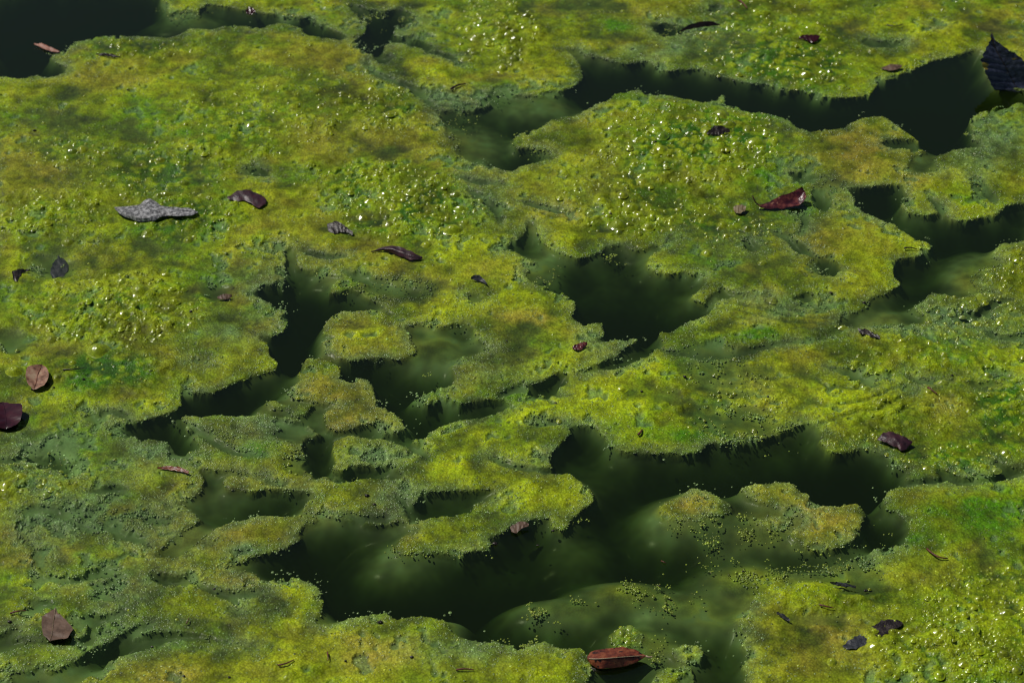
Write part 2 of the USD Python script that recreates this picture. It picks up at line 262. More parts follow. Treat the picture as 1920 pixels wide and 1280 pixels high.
# shallow drowned algae: centre x, y, radius x, y (pixels of the photograph), crest depth in millimetres
DROWNED = [(355, 34, 60, 16, 14), (350, 75, 5, 5, 3), (1000, 195, 80, 24, 10), (885, 262, 62, 40, 9), (1725, 305, 40, 24, 9), (1640, 398, 40, 18, 22), (1725, 415, 25, 20, 20),
           (1825, 512, 42, 38, 5), (1655, 602, 48, 26, 4), (1560, 612, 40, 20, 10), (1640, 565, 60, 30, 34), (1690, 520, 50, 30, 26),
           (1000, 500, 50, 34, 13), (1060, 525, 70, 45, 34), (1150, 495, 60, 40, 22), (1250, 530, 80, 30, 30), (1300, 545, 40, 25, 20),
           (820, 655, 66, 36, 7), (760, 640, 20, 20, 20), (900, 770, 70, 18, 20), (760, 720, 60, 40, 40), (1180, 660, 60, 22, 18), (1140, 690, 70, 14, 22),
           (620, 520, 40, 14, 14), (740, 545, 90, 24, 16), (610, 650, 10, 20, 9),
           (365, 1010, 60, 40, 9), (440, 1065, 70, 24, 22), (330, 1085, 70, 16, 20), (70, 1040, 40, 50, 10), (100, 1270, 130, 50, 14), (300, 1200, 200, 14, 14), (230, 1150, 50, 16, 8),
           (60, 1200, 140, 18, 14), (95, 868, 70, 20, 22), (845, 945, 100, 36, 22), (950, 945, 30, 20, 6), (600, 965, 46, 24, 8), (705, 1010, 50, 26, 26), (760, 1035, 80, 40, 16), (750, 1065, 60, 24, 40),
           (960, 1045, 150, 34, 34), (1080, 1010, 60, 40, 18), (1130, 860, 70, 42, 22), (1200, 880, 90, 36, 38), (1330, 850, 120, 26, 24), (1450, 830, 70, 22, 24),
           (1300, 965, 95, 50, 8), (1440, 985, 140, 56, 7), (1560, 1020, 70, 26, 18), (1380, 1010, 60, 34, 14), (1260, 1010, 26, 50, 34),
           (1060, 1138, 95, 34, 5), (1170, 1112, 110, 40, 6), (1270, 1130, 120, 42, 6), (1390, 1090, 90, 50, 6), (1350, 1150, 80, 40, 10), (1220, 1200, 60, 44, 9), (1130, 1250, 90, 30, 20), (1300, 1250, 90, 50, 18),
           (1390, 1250, 40, 50, 24), (560, 775, 40, 20, 14), (520, 760, 30, 14, 8), (430, 1000, 10, 10, 5), (415, 935, 40, 20, 16), (500, 905, 70, 14, 12), (1800, 895, 60, 14, 30), (845, 1168, 22, 12, 6),
           (1500, 800, 40, 30, 26), (470, 925, 60, 14, 18)]
# land that lies awash, a few millimetres under the water: x, y, rx, ry, millimetres
AWASH = [(1370, 720, 90, 70, 2.2), (1400, 790, 110, 36, 3.0), (1330, 655, 60, 12, 4), (20, 640, 30, 22, 5), (1600, 1080, 60, 36, 4.5), (1500, 1070, 60, 26, 5), (470, 320, 30, 10, 3.5), (88, 500, 50, 22, 5), (1540, 1160, 60, 12, 2.5), (560, 810, 40, 20, 3.5), (405, 545, 24, 14, 4),
         (1560, 345, 40, 16, 2), (1480, 580, 60, 14, 1.0), (1540, 500, 26, 20, 4), (740, 540, 90, 24, 3), (230, 985, 90, 40, 1.2), (1250, 745, 26, 18, 1.6), (560, 865, 34, 26, 5), (430, 820, 60, 20, 1.5)]

# rafts: name of the outline, rough region (pixels), label
RAFTS = [
 ('islet', P('590,575 700,570 790,600 795,690 700,690 595,670'), 'small rounded yellow-green algae islet floating alone in the dark channel left of centre'),
 ('islet', P('530,668 655,660 720,700 800,795 780,812 640,815 600,812 590,770 530,745'), 'brownish olive starfish-shaped algae islet with a ragged arm pointing right'),
 ('islet', P('490,740 530,740 532,772 495,772'), 'tiny pale drowned algae tuft with white glints in the left channel'),
 ('islet', P('531,750 592,752 590,782 535,784'), 'tiny vivid green algae tuft with an orange tip in the left channel'),
 ('islet', P('320,1030 400,985 470,960 600,960 570,1000 545,1035 440,1052 330,1062'), 'leaf-shaped brownish algae islet tapering to a point at the edge of the lower dark pool'),
 ('islet', P('1235,910 1380,915 1380,975 1235,980'), 'half drowned brown algae clump, left one of the pair in the lower right pool'),
 ('islet', P('1380,895 1640,895 1640,1040 1400,1035'), 'yellow-brown cauliflower-like algae clump, right one of the pair in the lower right pool'),
 ('islet', P('1135,1165 1210,1165 1210,1215 1140,1216'), 'little green bubbly algae clump just above the red-brown leaf at the bottom'),
 ('islet', P('1250,1200 1330,1200 1330,1245 1255,1245'), 'little yellow algae clump right of the red-brown leaf at the bottom'),
 ('islet', P('1215,1246 1305,1246 1305,1330 1215,1330'), 'small grey-green algae clump cut by the bottom edge, below the red-brown leaf'),
 ('islet', P('15,1125 170,1125 172,1200 20,1202'), 'small algae islet carrying the brown diamond-shaped leaf at lower left'),
 ('raft', P('740,735 850,650 1000,632 1130,620 1215,640 1150,690 1040,710 960,770 780,790'), 'long slanting granular algae raft in the middle, pointing to the upper right'),
 ('raft', P('1230,640 1330,560 1440,550 1580,560 1580,620 1440,640 1250,660'), 'oval striped algae raft with a vivid green tuft beneath its lower edge'),
 ('raft', P('320,760 620,765 630,860 600,935 420,930 330,860'), 'triangular grey-green algae raft below the left dark channel'),
 ('raft', P('560,790 800,790 1060,740 1120,800 1080,880 1130,960 1060,1000 900,1050 730,1050 560,960'), 'yellow-topped algae raft with a green pool in it, left of the lower dark pool'),
 ('raft', P('170,1070 420,1050 500,1065 620,1080 612,1170 590,1210 480,1215 200,1205'), 'bulging round-headed algae raft on the left shore of the lower dark pool'),
 ('raft', P('140,1330 150,1280 260,1205 400,1200 600,1170 760,1130 900,1190 1100,1200 1120,1330'), 'broad dull yellow algae raft along the bottom edge'),
 ('raft', P('-300,1200 -300,1330 170,1330 160,1210'), 'small algae raft in the lower left corner under the diamond-shaped leaf'),
 ('raft', P('-300,810 150,800 330,820 400,900 400,1000 300,1080 180,1200 -300,1200'), 'large granular grey-green algae raft filling the lower left'),
 ('raft', P('1060,690 1250,640 1450,640 1600,610 1760,600 1960,660 2300,660 2300,885 1960,885 1700,890 1530,800 1300,860 1100,800'), 'broad wrinkled yellow algae raft with the dark purple leaf on its lower rim'),
 ('raft', P('1380,1050 1700,880 2300,880 2300,1400 1380,1400'), 'large algae raft in the lower right corner with the bright bubble cluster'),
 ('raft', P('1680,180 2300,180 2300,420 1700,415'), 'lobed granular algae raft on the right edge below the blue-black leaf'),
 ('raft', P('1700,440 2300,440 2300,660 1960,660 1760,610 1710,580'), 'knobbly dark-edged algae raft on the right edge at mid height'),
 ('raft', P('610,460 700,440 900,450 960,400 1090,540 1150,600 1130,650 900,660 760,610'), 'patchy olive algae raft with holes between the big left raft and the green pool'),
 ('raft', P('940,320 960,180 1200,150 1500,200 1720,200 1730,330 1600,400 1760,460 1600,600 1300,600 1200,480 1000,440'), 'large bubbly algae raft right of centre carrying the curled dark red leaf'),
 ('raft', P('300,-200 2300,-200 2300,175 1640,190 1090,120 1000,200 830,212 740,120 650,70 300,30'), 'long algae raft across the top edge with a cluster of pale bubbles'),
 ('raft', P('-300,-200 900,-200 960,400 640,520 550,720 340,800 -300,810'), 'biggest algae raft, filling the left, with the grey curled leaf on it'),
]

# ------------------------------------------------------------------ rasters on the water plane (2 mm cells)
X0, X1, Y0, Y1, C = -1.3, 1.3, -0.95, 1.3, 0.002
NX, NY = int((X1 - X0) / C), int((Y1 - Y0) / C)
def cells(poly):
    g = at(poly[:, 0], poly[:, 1])
    return [((x - X0) / C, (y - Y0) / C) for x, y in g[:, :2]]
GX, GY = np.meshgrid(X0 + (np.arange(NX) + .5) * C, Y0 + (np.arange(NY) + .5) * C)
PX, PY = to_px(np.stack([GX, GY, 0 * GX], -1))

def bands(scale, seed):
    """Smooth noise, unit variance, features of about the given size in metres."""
    r = np.random.default_rng(seed)
    s = scale / C / 2.2
    k = max(1, int(s / 2))
    small = ndi.gaussian_filter(r.standard_normal((NY // k + 3, NX // k + 3)), s / k)
    a = ndi.zoom(small, k, order=1)[:NY, :NX] if k > 1 else small[:NY, :NX]
    return (a - a.mean()) / a.std()
N150, N60, N60b, N25, N25b, N12, N6 = (bands(s, i) for i, s in enumerate((.15, .06, .06, .025, .025, .012, .006)))

water = Image.new('L', (NX, NY), 0); dr = ImageDraw.Draw(water)
for w in WATERS: dr.polygon(cells(w), fill=255)
for w in ISLETS: dr.polygon(cells(w.mean(0) + (w - w.mean(0)) * 1.07), fill=0)
water = np.array(water) > 0
crack = Image.new('L', (NX, NY), 0); dr = ImageDraw.Draw(crack)
for w, pl in CRACKS:
    m = at(pl[:, 0], pl[:, 1]); wm = w / 960 * HALF * np.linalg.norm(m.mean(0) - CAM)
    fine = curve0 = CubicSpline(np.arange(len(pl)), np.array(cells(pl)))(np.linspace(0, len(pl) - 1, 40)) if len(pl) > 2 else np.array(cells(pl))
    for k in range(len(fine) - 1):
        e = math.sin(math.pi * (k + .5) / (len(fine) - 1)) ** .5
        dr.line([tuple(fine[k]), tuple(fine[k + 1])], fill=255, width=max(1, int(round(wm * e * (.7 + .6 * random.random()) / C))))
crack = (np.array(crack) > 0) & ((N25 + .6 * N12 > -.75) | (PX > 640) | (PY < 800))
water |= crack
crackd = ndi.gaussian_filter(crack.astype(float), 1.6)
outside = np.maximum(np.maximum(-20 - PX, PX - 1940), np.maximum(-20 - PY, PY - 1300))
water = np.where(outside > 0, (N150 + 0.5 * N60) > 0.75, water)
D = (ndi.distance_transform_edt(~water) - ndi.distance_transform_edt(water)) * C
D = ndi.gaussian_filter(D, 0.8)

def ell(cx, cy, rx, ry):
    return ((PX - cx) / rx) ** 2 + ((PY - cy) / ry) ** 2

lab = np.full((NY, NX), len(RAFTS) - 1, np.int16)
best = np.full((NY, NX), 1e9)
for i, (_, poly, _) in enumerate(RAFTS):
    im = Image.new('L', (NX, NY), 0); ImageDraw.Draw(im).polygon(cells(poly), fill=255)
    inside = np.array(im) > 0
    dd = np.where(inside, i * 1e-6 - 1, ndi.distance_transform_edt(~inside))
    lab = np.where(dd < best - 1e-12, i, lab); best = np.minimum(best, dd)

# clusters of gas bubbles: x, y, rx, ry, how many, smallest and largest radius (pixels), how bright green the gaps are
CLUSTERS = [(210, 580, 150, 62, 150, 3, 11, .6), (770, 385, 120, 62, 170, 3, 11, 1.0), (690, 340, 110, 40, 70, 2.5, 8, .8), (930, 60, 70, 62, 90, 3, 12, .4), (600, 200, 160, 60, 70, 2.5, 7, .4), (730, 205, 60, 40, 34, 3, 8, .7),
            (300, 320, 120, 50, 60, 3, 9, .5), (90, 400, 110, 40, 70, 3, 9, .5), (350, 405, 90, 40, 50, 3, 9, .9), (430, 250, 120, 70, 60, 2.5, 7, .5), (120, 280, 60, 26, 30, 3, 8, .5),
            (1290, 270, 150, 70, 170, 3, 11, .9), (1200, 360, 140, 60, 80, 3, 9, .4), (1390, 260, 70, 50, 60, 3, 10, .9), (1350, 420, 90, 26, 40, 3, 8, .5), (1180, 420, 70, 20, 26, 4, 10, .5),
            (1460, 110, 130, 70, 90, 2.5, 8, .7), (1400, 40, 160, 34, 40, 2.5, 7, .4), (1530, 130, 60, 40, 30, 3, 9, 1.0), (1850, 1160, 110, 90, 230, 3, 10, .7), (1750, 1215, 110, 60, 90, 3, 10, .8), (1880, 1250, 90, 60, 80, 3, 9, 1.0),
            (1780, 690, 160, 70, 60, 3, 9, .3), (1880, 760, 70, 90, 50, 3, 8, .8), (1700, 790, 90, 40, 30, 3, 7, .4), (1790, 860, 90, 26, 50, 3, 8, 1.0), (1620, 832, 70, 18, 30, 3, 7, .7), (1360, 760, 100, 70, 70, 2.5, 6, .3), (1830, 590, 90, 40, 60, 3, 9, .1), (1880, 500, 50, 40, 40, 3, 7, .1),
            (1170, 1192, 26, 18, 22, 3, 9, .9), (60, 900, 110, 30, 40, 3, 8, .2), (260, 90, 90, 20, 24, 2.5, 7, .3), (1440, 970, 160, 50, 0, 3, 5, .0), (200, 690, 110, 40, 30, 3, 7, 1.0), (1600, 1120, 120, 40, 20, 2.5, 5, .3)]
# the big single bubbles: x, y, radius
SINGLES = [(183, 651, 22), (262, 545, 18), (316, 577, 15), (28, 691, 17), (106, 704, 13), (128, 450, 14), (277, 433, 13), (354, 446, 13), (310, 362, 14), (238, 362, 10), (300, 298, 11), (345, 341, 11), (738, 388, 12), (850, 428, 18), (853, 366, 13), (681, 401, 16), (722, 365, 12), (800, 455, 12), (905, 41, 12), (878, 52, 11), (896, 68, 15), (950, 90, 13), (935, 74, 11), (890, 98, 10), (1240, 256, 13), (1238, 281, 14), (1416, 263, 19), (1352, 212, 20), (1185, 388, 18), (1128, 377, 13), (1215, 424, 12), (1326, 470, 13), (1431, 489, 10), (1160, 419, 17), (1105, 398, 9), (1272, 392, 9), (1355, 418, 10), (1400, 425, 11), (1640, 1212, 15), (1706, 1180, 11), (1755, 1192, 15), (1886, 1145, 16), (1843, 1156, 11), (1690, 1215, 10), (1775, 1250, 13), (1768, 713, 13), (1645, 663, 9), (1843, 872, 10), (1800, 640, 9), (1895, 700, 9), (1165, 1185, 12), (12, 908, 13), (38, 892, 11), (1165, 727, 10), (1048, 785, 6), (940, 925, 7), (985, 1139, 5), (100, 83, 5), (1512, 138, 15), (1570, 118, 9), (1635, 92, 12), (1345, 110, 10), (1530, 74, 9), (1768, 18, 6), (265, 403, 12), (155, 278, 14), (135, 282, 12), (310, 515, 10), (40, 445, 12), (700, 185, 10), (725, 215, 9), (640, 168, 8), (600, 200, 8), (1885, 845, 10), (1850, 700, 10), (1740, 735, 9), (1580, 610, 8), (1680, 838, 7), (1560, 1237, 12), (1760, 1265, 11), (1450, 560, 10), (590, 865, 5)]
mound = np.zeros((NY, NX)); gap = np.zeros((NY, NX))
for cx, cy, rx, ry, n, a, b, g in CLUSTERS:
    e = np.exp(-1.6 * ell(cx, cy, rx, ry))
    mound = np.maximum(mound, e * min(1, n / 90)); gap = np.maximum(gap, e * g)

lump = np.zeros((NY, NX)); lumpc = np.zeros((NY, NX))
def add_lump(gx_, gy_, r, h):
    i0, j0, k = int((gy_ - Y0) / C), int((gx_ - X0) / C), int(r / C) + 2
    if i0 - k < 0 or j0 - k < 0 or i0 + k >= NY or j0 + k >= NX: return
    sl = (slice(i0 - k, i0 + k + 1), slice(j0 - k, j0 + k + 1))
    e = ((GX[sl] - gx_) ** 2 + (GY[sl] - gy_) ** 2) / r ** 2
    v = np.clip(1 - e, 0, 1)
    lump[sl] = np.maximum(lump[sl], h * v ** .85); lumpc[sl] = np.maximum(lumpc[sl], v ** .5)
LR = random.Random(5)
for cx, cy, rx, ry, n, a, b, g in CLUSTERS:
    for _ in range(int(n * 2.2)):
        an, r = LR.uniform(0, 6.283), math.sqrt(LR.random()) * 1.25
        x, y = at(np.array([cx + rx * r * math.cos(an)]), np.array([cy + ry * r * math.sin(an)]))[0, :2]
        R_ = min(.0095, .0036 + LR.expovariate(1 / .0019)); add_lump(x, y, R_, R_ * LR.uniform(.28, .52))
for _ in range(4200):
    x, y = LR.uniform(-.85, .85), LR.uniform(-.66, 1.0)
    R_ = min(.009, .0028 + LR.expovariate(1 / .0016)); add_lump(x, y, R_, R_ * LR.uniform(.12, .36))
ZONES = [  # x, y, rx, ry, colour, strength
 (210, 150, 80, 20, 'B', .7), (60, 330, 90, 60, 'B', .6), (200, 560, 60, 40, 'B', .2), (205, 500, 80, 40, 'B', .5), (330, 690, 120, 30, 'B', .3), (100, 660, 80, 20, 'B', .5), (600, 250, 60, 20, 'B', .5), (640, 240, 90, 30, 'B', .3), (620, 120, 60, 20, 'B', .4), (1180, 30, 60, 30, 'B', .5), (1050, 400, 90, 40, 'B', .5), (1140, 300, 60, 40, 'B', .4), (1620, 280, 100, 60, 'B', .8), (1560, 460, 120, 50, 'B', .5), (1000, 600, 100, 26, 'B', .9), (920, 500, 80, 30, 'B', .4), (620, 780, 110, 60, 'B', .8), (610, 730, 70, 30, 'B', .6), (450, 1000, 90, 22, 'B', .7), (20, 1005, 40, 20, 'B', .9), (40, 1050, 60, 20, 'B', .7), (300, 1270, 200, 50, 'B', .5), (700, 1230, 140, 50, 'B', .6), (440, 1085, 50, 26, 'B', .8), (85, 1170, 70, 30, 'B', .6), (40, 855, 30, 14, 'B', .8), (1290, 945, 60, 22, 'B', .8), (1540, 970, 100, 60, 'B', .7), (1440, 930, 60, 30, 'B', .5), (1400, 740, 90, 50, 'B', .7), (1780, 760, 130, 50, 'B', .6), (1780, 810, 80, 40, 'B', .4), (1560, 1180, 130, 50, 'B', .7), (1720, 1085, 90, 20, 'B', .5), (1720, 930, 70, 20, 'B', .5), (1860, 590, 70, 20, 'B', .4), (1420, 600, 60, 16, 'B', .4), (1340, 660, 60, 12, 'B', .6), (1730, 340, 60, 14, 'B', .4), (760, 990, 40, 30, 'B', .7), (690, 930, 60, 30, 'B', .35), (1550, 1240, 160, 40, 'B', .4),
 (790, 390, 110, 40, 'G', .8), (700, 420, 60, 30, 'G', .7), (330, 420, 90, 34, 'G', .8), (410, 540, 45, 20, 'G', 1.), (200, 710, 120, 30, 'G', .9), (1360, 240, 110, 46, 'G', .8), (1290, 210, 60, 30, 'G', .6), (1420, 330, 60, 40, 'G', .6), (1530, 140, 70, 34, 'G', .9), (1470, 90, 60, 30, 'G', .4), (1150, 50, 60, 24, 'G', .6), (1440, 628, 50, 14, 'G', 1.), (560, 770, 40, 16, 'G', 1.), (970, 745, 34, 16, 'G', .9), (1240, 780, 110, 60, 'G', .7), (1290, 820, 50, 26, 'G', .9), (1790, 850, 130, 40, 'G', .8), (1830, 960, 110, 50, 'G', .9), (1700, 1010, 60, 20, 'G', .6), (1880, 1250, 90, 60, 'G', .8), (1760, 1150, 50, 40, 'G', .6), (480, 850, 60, 30, 'G', .6), (1170, 1200, 50, 30, 'G', .6), (1660, 960, 40, 40, 'G', .5), (1870, 770, 60, 60, 'G', .5), (1630, 240, 10, 10, 'G', .2), (1490, 395, 50, 20, 'G', .7), (1800, 370, 60, 22, 'G', .5), (260, 230, 110, 40, 'G', .3), (120, 1240, 60, 20, 'G', .4), (1060, 790, 50, 30, 'G', .3),
 (930, 75, 80, 40, 'Y', .8), (470, 190, 150, 60, 'Y', .3), (210, 580, 140, 50, 'Y', .5), (850, 880, 130, 40, 'Y', .9), (680, 925, 60, 26, 'Y', .6), (820, 830, 120, 30, 'Y', .4), (1110, 690, 120, 30, 'Y', .8), (1190, 750, 90, 40, 'Y', .8), (1000, 780, 70, 30, 'Y', .7), (1600, 760, 120, 40, 'Y', .7), (1870, 660, 60, 30, 'Y', .7), (1870, 1150, 90, 50, 'Y', 1.), (410, 1140, 70, 26, 'Y', .8), (290, 900, 60, 36, 'Y', .7), (570, 1110, 40, 24, 'Y', .6), (980, 560, 60, 24, 'Y', .6), (1620, 520, 60, 40, 'Y', .5), (1530, 1100, 60, 20, 'Y', .7), (780, 1160, 50, 16, 'Y', .9), (700, 620, 60, 30, 'Y', .5), (860, 470, 80, 20, 'Y', .7), (1440, 60, 130, 40, 'Y', .4), (1020, 1250, 80, 30, 'Y', .6), (120, 1090, 50, 26, 'Y', .5), (1300, 1225, 40, 16, 'Y', .7), (1060, 930, 50, 36, 'Y', .5), (40, 1110, 50, 30, 'Y', .4),
 (1300, 60, 70, 40, 'S', .8), (1350, 90, 60, 20, 'S', .5), (1220, 95, 60, 24, 'S', .6), (180, 970, 160, 60, 'S', 1.), (230, 1090, 60, 30, 'S', .8), (300, 850, 80, 40, 'S', .8), (500, 800, 100, 26, 'S', 1.), (60, 830, 80, 26, 'S', .8), (1460, 580, 90, 24, 'S', .7), (1860, 280, 80, 60, 'S', .7), (1800, 600, 110, 40, 'S', .9), (860, 690, 110, 30, 'S', .5), (1150, 650, 50, 26, 'S', 1.), (450, 620, 80, 40, 'S', .5), (1100, 640, 40, 20, 'S', .4), (700, 850, 80, 30, 'S', .6), (740, 930, 60, 34, 'S', .8), (900, 1220, 120, 30, 'S', .6), (480, 1030, 80, 16, 'S', .7), (60, 900, 90, 30, 'S', .7), (1060, 860, 60, 20, 'S', .8), (1160, 500, 90, 16, 'S', .4), (860, 190, 90, 24, 'S', .8), (740, 50, 70, 30, 'S', .8), (450, 1130, 40, 60, 'S', .3), (250, 1190, 80, 30, 'S', .5), (1600, 1040, 100, 26, 'S', .5), (500, 540, 60, 40, 'S', .5), (950, 290, 50, 20, 'S', .5), (900, 360, 60, 50, 'S', .4)]
# heights in metres
warp = 0.0016 * N25 + 0.0018 * N12 + 0.0012 * N6
d = D + np.where(np.abs(D) < .08, warp, 0)
inn = np.clip(d / 0.03, 0, 1); inn = inn * inn * (3 - 2 * inn)
zl = 0.0002 + 0.0010 * inn + inn * (0.0008 * N60 + 0.0006 * N25 + 0.0004 * N12) + 0.0002 * N6 + 0.0036 * mound * inn * (0.7 + 0.5 * N25b.clip(-1, 1)) + lump * inn * np.clip(.55 + .6 * N60 + .5 * mound, .1, 1.1)
for cx, cy, rx, ry, mm in AWASH:
    e = np.exp(-(ell(cx, cy, rx, ry) * 1.0) ** 2)
    zl -= e * (mm * 0.001 + 0.002 * inn)
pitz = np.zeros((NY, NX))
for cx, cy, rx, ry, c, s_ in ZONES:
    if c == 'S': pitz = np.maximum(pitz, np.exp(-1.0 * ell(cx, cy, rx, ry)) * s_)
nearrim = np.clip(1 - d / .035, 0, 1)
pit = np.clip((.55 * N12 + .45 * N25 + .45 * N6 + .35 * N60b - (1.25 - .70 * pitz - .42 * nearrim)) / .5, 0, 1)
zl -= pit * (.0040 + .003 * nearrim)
slope = 1.9 + 0.7 * N60b.clip(-1.5, 1.5)
t = np.clip(-(D + 0.0016 * N25), 0, None)
zw = -0.0012 - t * slope - 9.0 * t * t - .010 * crackd * (D < .002)
zd = np.full_like(zw, -1.0)
for cx, cy, rx, ry, mm in DROWNED:
    e = ell(cx, cy, rx * 1.15, ry * 1.15)
    r_m = rx / 960 * HALF * DIST
    zd = np.maximum(zd, -mm * 0.001 * (0.56 if mm < 18 else 0.95) - 0.22 * r_m * e ** 1.3)
zd = zd + 0.0012 * N60
k = 0.006
zw = np.logaddexp(zw / k, zd / k) * k
zw = np.minimum(zw, -0.0012)
edge = np.clip((d + 0.0015) / 0.003, 0, 1)
Z = zw * (1 - edge) + zl * edge
# folds and wrinkles that run through three of the rafts
def wrinkle(cx, cy, rx, ry, ang, freq, amp, seed):
    e = np.exp(-ell(cx, cy, rx, ry) ** 2)
    u = (GX * math.cos(ang) + GY * math.sin(ang)) * freq + 0.8 * N150 + 0.3 * N60 + .12 * N25
    return e * amp * (-np.exp(-(((u % 1) - .5) / .13) ** 2))
Z = Z - np.clip(crackd * 1.7, 0, 1) * (.0045 + np.maximum(Z, 0)) * np.clip(1.2 + .5 * N25, .3, 1.6)
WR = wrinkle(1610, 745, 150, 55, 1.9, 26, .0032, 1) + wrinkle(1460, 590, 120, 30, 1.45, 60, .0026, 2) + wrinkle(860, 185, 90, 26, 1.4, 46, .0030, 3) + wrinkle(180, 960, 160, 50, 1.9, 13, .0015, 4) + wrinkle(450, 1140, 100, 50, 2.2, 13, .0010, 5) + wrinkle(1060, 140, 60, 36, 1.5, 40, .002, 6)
Z = Z + WR * edge
Zs = ndi.gaussian_filter(Z, 3.5)
Z = np.where(Z < 0, Z + (Zs - Z) * np.clip((-Z - .001) / .004, 0, 1), Z)

# ------------------------------------------------------------------ the algae's own colours
YEL, GRN, BRN, GRY, DRW, OLV = (np.array(c) for c in ((.295, .355, .002), (.060, .165, .001), (.245, .205, .020), (.125, .205, .062), (.125, .185, .070), (.098, .148, .004)))
PAL = {'B': BRN, 'G': GRN, 'Y': YEL, 'S': GRY}
def mixc(a, b, w): return a + (b - a) * w[..., None]
tint = np.broadcast_to(OLV, (NY, NX, 3)).copy()
tint = mixc(tint, YEL, np.clip(0.44 + 0.42 * N60 + 0.26 * N25b + .12 * N12, 0, 1))
tint = mixc(tint, BRN, np.clip(0.04 + 0.22 * N150 + 0.22 * N25b, 0, .6))
tint = mixc(tint, GRN, np.clip(-0.12 + 0.25 * N60b + 0.2 * N12, 0, .6))
for cx, cy, rx, ry, c, s in ZONES:
    w = np.clip(np.exp(-1.2 * ell(cx, cy, rx, ry)) * s * (1 + 0.45 * N25 + 0.25 * N12), 0, 1)
    tint = mixc(tint, PAL[c], w)
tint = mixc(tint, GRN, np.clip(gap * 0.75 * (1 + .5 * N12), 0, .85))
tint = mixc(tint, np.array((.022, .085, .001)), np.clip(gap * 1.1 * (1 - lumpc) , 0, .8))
tint = mixc(tint, YEL, lumpc * (.25 + .55 * mound))
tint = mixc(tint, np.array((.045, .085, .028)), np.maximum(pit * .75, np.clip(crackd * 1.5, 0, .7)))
rim = np.clip(1 - np.abs(d - .002) / .020, 0, 1) * np.clip(.55 + .35 * N25b, 0, 1)
tint = mixc(tint, GRY, rim * .7)
tint = mixc(tint, DRW, np.clip(-Z / .01, 0, .9))
tint = tint * np.exp(.17 * N25 + .16 * N12 + .14 * N60b + .10 * N6 + .04)[..., None]
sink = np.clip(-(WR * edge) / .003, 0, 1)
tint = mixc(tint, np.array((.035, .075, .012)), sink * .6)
tint = tint @ np.array([[.95, .04, 0], [.02, .98, .004], [0, 0, 1]])
tint = np.clip(tint, .002, 1)

# ------------------------------------------------------------------ the algae rafts as meshes: fine in the picture, coarser out to the sides
def stretch(lo, hi, step, far, grow=1.12, most=.03):
    a = list(np.arange(lo, hi, step)); s = step
    up = [a[-1]]
    while up[-1] < far[1]: s = min(most, s * grow); up.append(up[-1] + s)
    s, dn = step, [a[0]]
    while dn[-1] > far[0]: s = min(most, s * grow); dn.append(dn[-1] - s)
    return np.array(dn[:0:-1] + a + up[1:])
gx = stretch(-.70, .70, .0015, (X0 + .02, X1 - .02), grow=1.03)
gy = stretch(-.66, .97, .0022, (Y0 + .02, Y1 - .02))
VX, VY = np.meshgrid(gx, gy)
def sample(F, x, y, order=1):
    c = np.array([(np.asarray(y) - Y0) / C - .5, (np.asarray(x) - X0) / C - .5])
    return ndi.map_coordinates(F, c, order=order, mode='nearest')
jx = VX + rng.uniform(-.3, .3, VX.shape) * .0015; jy = VY + rng.uniform(-.3, .3, VX.shape) * .0022
VZ = sample(Z, jx, jy)
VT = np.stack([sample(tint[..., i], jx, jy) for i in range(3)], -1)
VL = lab[np.clip(((VY - Y0) / C).astype(int), 0, NY - 1), np.clip(((VX - X0) / C).astype(int), 0, NX - 1)]
ny, nx = VX.shape
idx = np.arange(ny * nx).reshape(ny, nx)
q = np.stack([idx[:-1, :-1], idx[:-1, 1:], idx[1:, 1:], idx[1:, :-1]], -1).reshape(-1, 4)
verts = np.stack([jx, jy, VZ], -1).reshape(-1, 3)
vz = VZ.ravel(); vt = VT.reshape(-1, 3)
q = q[vz[q].max(1) > -.11]
ql = VL.ravel()[q[:, 0]]
flip = ((q[:, 0] * 7919) >> 3) & 1
f1 = np.where(flip[:, None], q[:, [0, 1, 2]], q[:, [0, 1, 3]]); f2 = np.where(flip[:, None], q[:, [0, 2, 3]], q[:, [1, 2, 3]])

raft_prims = []
for i, (kind, _, label) in enumerate(RAFTS):
    m = np.nonzero(ql == i)[0]
    root = thing('algae_islet' if kind == 'islet' else 'algae_raft', label, 'algae')
    raft_prims.append(root)
    if len(m) == 0: print('EMPTY', label); continue
    f = np.vstack([f1[m], f2[m]])
    u, inv = np.unique(f, return_inverse=True)
    p = put('algae_sheet', (verts[u], inv.reshape(-1, 3)), ALGAE, root.GetPath(), True, vt[u])

